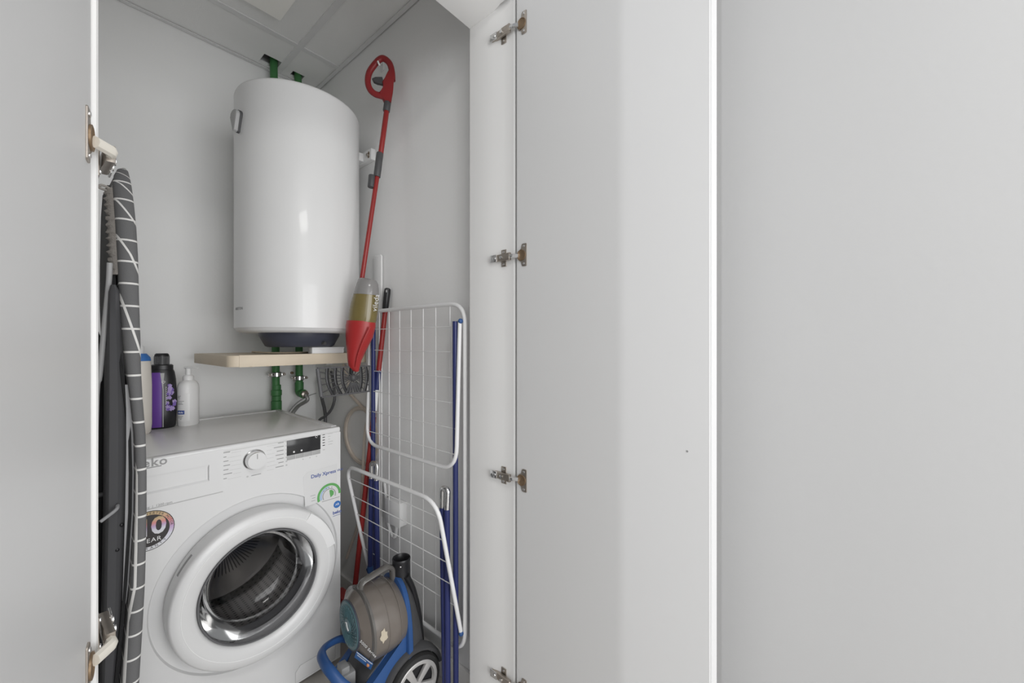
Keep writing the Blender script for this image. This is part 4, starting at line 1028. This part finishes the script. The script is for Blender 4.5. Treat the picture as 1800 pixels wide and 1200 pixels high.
# ------------------------------------------------------------------ clothes airer leaning on the right wall
ai = thing('clothes_airer', 'folded white wire clothes airer with navy legs against the right wall', 'clothes airer', (0.85, 1.18, 0))
XA = 0.853; YA0, YA1 = 0.907, 1.478; ZA0, ZA1 = 0.168, 1.262
fr_ = fillet([(XA, YA0, ZA0), (XA, YA0, ZA1), (XA, YA1, ZA1), (XA, YA1, ZA0)], 0.07, 8, True)
obj('main_frame', B().tube(fr_, 0.0072, 10, closed=True), 'wire', ai)
for u in (667, 684, 702.5, 722.5, 744, 766, 791):
    y = P(u, 700, X=XA).y
    obj('wire', B().cyl((XA, y, ZA0), (XA, y, ZA1), 0.0017, 6), 'wire', ai)
# upper wing folded down
XB0, XB1 = 0.841, 0.826; YB0, YB1, ZB1, ZB0 = 0.918, 1.438, 1.205, 0.742
wbp = fillet([(XB0, YB0, ZB1), (XB1, YB0, ZB0), (XB1, YB1, ZB0), (XB0, YB1, ZB1)], 0.075, 8)
obj('wing', B().tube(wbp, 0.0066, 10), 'wire', ai)
for v in (579, 615, 651, 686, 721, 756):
    z = P(650, v, X=0.838).z; k = (ZB1-z)/(ZB1-ZB0); x = XB0+(XB1-XB0)*k
    obj('wire', B().cyl((x, YB0, z), (x, YB1, z), 0.0016, 6), 'wire', ai)
# lower wing tilted out
c0_, c1_ = Vector((0.842, 0, 0.240)), Vector((0.748, 0, 0.672))
YC0, YC1 = 0.915, 1.455
wcp = fillet([(c0_.x, YC0+0.005, c0_.z), (c1_.x, YC0-0.01, c1_.z), (c1_.x, YC1, c1_.z), (c0_.x, YC1, c0_.z)], 0.055, 8)
wcp = fillet([(c0_.x, YC0, c0_.z), (c1_.x, YC0, c1_.z), (c1_.x, YC1, c1_.z), (c0_.x, YC1, c0_.z)], 0.07, 8)
obj('wing', B().tube(wcp, 0.0066, 10), 'wire', ai)
for k in (0.12, 0.29, 0.46, 0.63, 0.80):
    q_ = c1_.lerp(c0_, k); obj('wire', B().cyl((q_.x, YC0, q_.z), (q_.x, YC1, q_.z), 0.0016, 6), 'wire', ai)
for (x, y, z) in ((XB0, YB0-0.003, ZB1), (XB0, YB1+0.003, ZB1), (c0_.x, YC0-0.002, c0_.z-0.006), (c0_.x, YC1, c0_.z-0.006)):
    obj('pivot', B().sphere((x, y, z), 0.0085, (1, 0.9, 1), 12), 'blue', ai)
# navy leg frames
XLG = 0.836
pl1 = fillet([(XLG, 0.934, ZB1), (XLG, 0.930, 0.012), (XLG, 1.412, 0.012), (XLG, 1.408, 1.20)], 0.06, 8)
lgp = B().tube(pl1, 0.0085, 10)
obj('leg', lgp, 'navytube', ai)
for (ya, yb, yc, yd, za_, zb_2) in ((0.972, 0.958, 0.950, 0.946, 0.010, 0.010), (1.388, 1.396, 1.354, 1.338, 0.255, 0.010)):
    xq = 0.816; zt2 = 0.668; lgs = []
    for y0_, y1_, zf in ((ya, yb, za_), (yc, yd, zb_2)):
        lg = obj('leg', B().cyl((xq, y0_, zt2-0.05), (xq, y1_, zf+0.01), 0.0095, 12), 'navytube', ai); lgs.append(lg)
        obj('foot_cap', B().lathe([(0.0105, 0), (0.0125, 0.006), (0.011, 0.025)], (xq, y1_, zf), n=14), 'blue', lg)
    obj('metal_joint', B().tube(fillet([(xq, ya, zt2-0.054), (xq, ya, zt2+0.012), (xq+0.004, yc, zt2+0.012), (xq, yc, zt2-0.054)], 0.016, 5), 0.0092, 12, flat=0.9), 'chrome', lgs[0])
obj('leg_rivet', B().sphere((0.824, 0.953, P(802, 1018, X=0.83).z), 0.006, n=10), 'blue', ai)

# ------------------------------------------------------------------ socket with adaptor and white lead
s0, s1 = P(691, 878, X=XR), P(714, 915, X=XR)
so = thing('wall_socket', 'white surface-mounted double wall socket behind the airer wires', 'socket', (XR, (s0.y+s1.y)/2, (s0.z+s1.z)/2))
z0, z1 = 0.452, 0.540
y1_, y0_ = s0.y, s1.y-0.005
obj('back_box', B().box((XR-0.030, y0_, z0), (XR, y1_, z1), 0.003), 'white', so)
fpz = obj('face_plate', B().box((XR-0.036, y0_-0.002, z0-0.002), (XR-0.030, y1_+0.002, z1+0.002), 0.002), 'white', so)
for yy in (y0_+0.02, y1_-0.02): obj('plate_screw', B().cyl((XR-0.037, yy, (z0+z1)/2-0.008), (XR-0.035, yy, (z0+z1)/2-0.008), 0.0022, 8), 'inkgrey', fpz)
wl_ = [(XR-0.01, y1_+0.045, z1+0.05), (XR-0.012, y1_+0.03, z1-0.02), (XR-0.014, y1_+0.02, z0+0.0), (XR-0.015, y1_-0.015, z0-0.055), (XR-0.016, y1_-0.04, z0-0.052), (XR-0.017, y1_-0.05, z0-0.002)]
tag(obj('socket_lead', B().tube(spline(wl_, 6), 0.0058, 8), 'white'), 'white lead looping down beneath the wall socket', 'cable')

# ------------------------------------------------------------------ vacuum cleaner (local: x forward, y towards the room, z up)
VO = Vector((0.752, 1.115, 0))
va = thing('vacuum_cleaner', 'blue and black bagless canister vacuum cleaner with smoked dust cup', 'vacuum cleaner', VO, math.radians(175))
def vo(name, b, m, parent=va, **k): return obj(name, b, m, parent, world=False, **k)
# chassis
ch = [(0.205, 0.075), (0.225, 0.11), (0.215, 0.150), (0.145, 0.140), (0.128, 0.165), (0.035, 0.228), (-0.012, 0.262), (-0.026, 0.24), (-0.035, 0.15), (0.0, 0.06), (0.06, 0.035), (0.16, 0.035)]
vo('chassis', B().prism([(x, -0.062, z) for x, z in ch[3:]] , (0, 0.124, 0), 0.004), 'darkgrey')
side = [(0.175, 0.125), (0.128, 0.160), (0.036, 0.226), (0.012, 0.262), (0.002, 0.25), (-0.006, 0.175), (0.04, 0.085), (0.12, 0.045), (0.18, 0.06)]
for s_ in (1, -1):
    vo('side_panel', B().prism([(x, s_*0.064, z) for x, z in side], (0, s_*0.024, 0), 0.005), 'blue')
# front carrying loop
lpv = spline([(0.10, 0.085, 0.105), (0.16, 0.084, 0.140), (0.205, 0.066, 0.185), (0.226, 0.03, 0.215), (0.230, -0.01, 0.222), (0.222, -0.05, 0.222), (0.19, -0.078, 0.215), (0.14, -0.088, 0.20), (0.09, -0.086, 0.15)], 6)
vo('front_loop', B().tube(lpv, 0.0095, 12, flat=1.5), 'blue')
vo('nose_tray', B().prism([(0.09, -0.070, 0.03), (0.19, -0.055, 0.05), (0.215, 0.0, 0.06), (0.19, 0.055, 0.05), (0.09, 0.070, 0.03)], (0.0, 0, 0.085), 0.006), 'blue')
vo('latch', B().box((0.150, -0.028, 0.128), (0.195, 0.024, 0.172), 0.006).box((0.165, -0.02, 0.165), (0.190, 0.016, 0.190), 0.004), 'grey')
vo('front_castor', B().lathe([(0.018, -0.02), (0.024, -0.015), (0.024, 0.015), (0.018, 0.02)], (0.15, 0, 0.024), (0, 1, 0), 20), 'tyre')
# dust cup
def ring_yz(x, r, zc, n=48, sy=1.0): return [(x, r*sy*math.cos(2*PI*k/n), zc+r*math.sin(2*PI*k/n)) for k in range(n)]
def tilt(pts, k=0.12, x0=0.08, zc=0.285): return [(x+k*0.0+(z-zc)*k*-1*0 + (zc-z)*0.0, y, z) for x, y, z in pts]
cupr = [ring_yz(0.012, 0.085, 0.275), ring_yz(0.025, 0.098, 0.280), ring_yz(0.06, 0.105, 0.283), ring_yz(0.105, 0.1065, 0.285), ring_yz(0.130, 0.1045, 0.285)]
cu = vo('dust_cup', B().rings(cupr), 'cup')
vo('cup_rim', B().rings([ring_yz(0.126, 0.104, 0.285), ring_yz(0.127, 0.109, 0.285), ring_yz(0.134, 0.109, 0.285), ring_yz(0.137, 0.104, 0.285)]), 'smoke', cu)
vo('cup_lid', B().rings([ring_yz(0.133, 0.1035, 0.285), ring_yz(0.142, 0.093, 0.288), ring_yz(0.152, 0.078, 0.294), ring_yz(0.158, 0.070, 0.297)]), 'cup', cu)
cpz = 0.298
cpo = vo('lid_cap', B().rings([ring_yz(0.156, 0.0675, cpz), ring_yz(0.161, 0.0675, cpz), ring_yz(0.164, 0.0635, cpz), ring_yz(0.1635, 0.060, cpz)]), 'teal', cu)
vo('cap_edge', B().tube([(0.1605, 0.068*math.cos(2*PI*k/48), cpz+0.068*math.sin(2*PI*k/48)) for k in range(48)], 0.0022, 8, closed=True), 'navy', cu)
fins = B()
for k in range(28):
    a = 2*PI*k/28; pts_ = [(0.1655, r*math.cos(a+(r-0.02)*16), cpz+r*math.sin(a+(r-0.02)*16)) for r in (0.024, 0.032, 0.040, 0.048, 0.056)]
    fins.tube(pts_, 0.0011, 5)
vo('cap_fins', fins, 'teal', cu)
vo('cap_centre', B().lathe([(0.021, 0.0), (0.019, 0.004), (0.001, 0.005)], (0.163, 0, cpz), (1, 0, 0), 28), 'teal', cu)
vo('cap_mark', B().tube([(0.1685, -0.010, cpz+0.006), (0.1685, -0.002, cpz+0.010), (0.1685, 0.004, cpz-0.002), (0.1685, 0.012, cpz-0.008)], 0.0016, 6), 'paper', cu)
# print on the near lower slope of the lid
def lidframe(ang, r, off=0.0):
    a = math.radians(ang); rad = Vector((0, math.cos(a), math.sin(a))); tan = Vector((0, -math.sin(a), math.cos(a)))
    # slope of the lid: outward normal leans forward
    nrm_ = (Vector((1, 0, 0))*0.86+rad*0.5).normalized()
    xo = 0.133+(0.1035-r)*0.58
    return Vector((xo, 0, 0.287))+rad*r+nrm_*(0.004+off), tan, nrm_, rad
o_, tan, nr_, rad = lidframe(-28, 0.092)
# reading direction runs down-right in view
def lid_text(name, s_, size, ang, r, m):
    o_, tan, nr_, rad = lidframe(ang, r, 0.001)
    me = text_mesh(s_, size); x_ = (Vector((0, 1, -0.75))); x_ = (x_-nr_*x_.dot(nr_)).normalized(); y_ = nr_.cross(x_)
    me.transform(frame_m(o_, x_, y_)); return link(name, me, m, cu, False, False)
lid_text('series_lettering', '5000 Series', 0.0135, -12, 0.090, 'paper')
o_, tan, nr_, rad = lidframe(-48, 0.090)
x_ = Vector((0, 1, -0.75)); x_ = (x_-nr_*x_.dot(nr_)).normalized(); y_ = nr_.cross(x_)
def quad(cx, cy, wx, wy, lift): 
    c_ = o_+x_*cx+y_*cy+nr_*lift
    return B().prism([c_-x_*wx-y_*wy, c_+x_*wx-y_*wy, c_+x_*wx+y_*wy, c_-x_*wx+y_*wy], nr_*0.0005)
bl = vo('blue_label', quad(0.0, 0, 0.030, 0.022, 0.0005), 'skyblue', cu, smooth=False)
vo('label_strip', quad(0.0, 0.018, 0.028, 0.0022, 0.0012), 'paper', cu, smooth=False)
vo('label_caption', quad(-0.008, 0.005, 0.016, 0.0018, 0.0012), 'paper', cu, smooth=False)
vo('label_drop', B().sphere(o_+x_*0.017-y_*0.004+nr_*0.001, 0.005, (1, 1, 1.2), 10), 'orange', cu)
vo('sticker_residue', B().prism([(0.105+0.013*q_*math.cos(t), 0.1068*math.cos(0.08+0.2*q_*math.sin(t))+0.0006, 0.283+0.1068*math.sin(0.08+0.2*q_*math.sin(t))) for t, q_ in zip([k*2*PI/14 for k in range(14)], [1, .7, .95, .8, 1, .6, .9, .75, 1, .8, .65, 1, .7, .85])], (0, 0.0008, 0)), 'residue', cu, smooth=False)
# internal cyclone bands seen through the smoked cup
for x in (0.045, 0.085): vo('cup_band', B().tube([(x, (0.1062 if x > 0.05 else 0.1030)*math.cos(a), 0.284+(0.1062 if x > 0.05 else 0.1030)*math.sin(a)) for a in [math.radians(q_) for q_ in range(-60, 121, 10)]], 0.0014, 6), 'cup', cu)
# carrying handle of the cup
hv = fillet([(0.125, 0.0, 0.372), (0.128, 0.0, 0.408), (0.040, 0.0, 0.424), (0.022, 0.0, 0.412), (0.020, 0.0, 0.370)], 0.016, 5)
vo('cup_handle', B().tube(hv, 0.0135, 12, flat=0.62, up=(0, 0, 1)), 'smoke', cu)
# housing behind the cup: blue arch then dark tail
def arch(x, wy, ztop, zbot, n=24, sq=2.6):
    pts_ = []
    for k in range(n+1):
        a = PI*k/n; c_, s_ = math.cos(a), math.sin(a)
        pts_.append((x, wy*math.copysign(abs(c_)**(2/sq), c_), zbot+(ztop-zbot)*abs(s_)**(2/sq)))
    return pts_
vo('rear_band', B().rings([arch(0.022, 0.096, 0.380, 0.16), arch(0.019, 0.101, 0.387, 0.16), arch(0.005, 0.099, 0.386, 0.16), arch(0.001, 0.094, 0.380, 0.16)], close=True), 'blue')
vo('tail_housing', B().rings([arch(0.006, 0.093, 0.380, 0.06), arch(-0.012, 0.090, 0.370, 0.06), arch(-0.032, 0.080, 0.330, 0.06), arch(-0.048, 0.072, 0.270, 0.06), arch(-0.060, 0.064, 0.20, 0.06), arch(-0.067, 0.056, 0.13, 0.06), arch(-0.067, 0.05, 0.09, 0.055)]), 'darkgrey')
vo('tail_spine', B().tube(spline([(-0.012, 0.03, 0.385), (-0.034, 0.03, 0.335), (-0.052, 0.03, 0.265), (-0.064, 0.028, 0.19), (-0.071, 0.026, 0.11)], 6), 0.010, 10), 'black')
hpv = vo('hose_port', B().lathe([(0.034, 0.345), (0.030, 0.375), (0.0285, 0.425), (0.0295, 0.430), (0.0275, 0.434), (0.0245, 0.430), (0.0235, 0.385), (0.001, 0.383)], (-0.002, 0, 0), (-0.02, 0, 1), 32, capa=True, capb=False), 'black')
vo('port_button', B().sphere((0.008, 0.0275, 0.420), 0.0032, n=8), 'chrome', hpv)
# wheels
def wheel(y, s_):
    tw = vo('wheel', B().lathe([(0.070, -0.016), (0.083, -0.013), (0.0875, -0.004), (0.0875, 0.006), (0.083, 0.014), (0.073, 0.016), (0.069, 0.010)], (0, y, 0.0875), (0, s_, 0), 48, capa=True, capb=False), 'tyre')
    vo('rim', B().lathe([(0.070, 0.008), (0.0715, 0.017), (0.068, 0.019), (0.061, 0.0185), (0.058, 0.008)], (0, y, 0.0875), (0, s_, 0), 48, capa=False, capb=False), 'hub', tw)
    vo('wheel_back', B().lathe([(0.062, 0.002), (0.062, 0.004)], (0, y, 0.0875), (0, s_, 0), 32), 'black', tw)
    for k in range(5):
        a = math.radians(62+72*k); d_ = Vector((math.cos(a), 0, math.sin(a))); t_ = Vector((-math.sin(a), 0, math.cos(a))); c_ = Vector((0, y+s_*0.005, 0.0875))
        vo('spoke', B().prism([c_+d_*0.006-t_*0.007, c_+d_*0.064-t_*0.012, c_+d_*0.064+t_*0.012, c_+d_*0.006+t_*0.007], (0, s_*0.012, 0), 0.003), 'hub', tw)
    vo('hub_cap', B().lathe([(0.015, 0), (0.014, 0.018), (0.001, 0.021)], (0, y, 0.0875), (0, s_, 0), 24), 'hub', tw)
wheel(0.098, 1); wheel(-0.098, -1)
for s_ in (1, -1):
    rs = []
    for k in range(21):
        a = math.radians(20+k*7.5); ca, sa = math.cos(a), math.sin(a)
        rs.append([(r*ca, s_*y, 0.0875+r*sa) for r, y in ((0.0895, 0.072), (0.105, 0.072), (0.105, 0.094), (0.098, 0.104), (0.0905, 0.102))])
    vo('fender', B().rings(rs), 'darkgrey')

for o in bpy.data.objects:
    if o.name.split('.')[0] in ('programme_print', 'programme_lines', 'function_print', 'function_captions', 'dial_captions', 'label_captions', 'display_symbol', 'cap_ribs', 'cap_fins', 'sticker_lettering', 'script_lettering', 'logo_script', 'gusset', 'warranty_number', 'warranty_year'):
        o['kind'] = 'stuff'
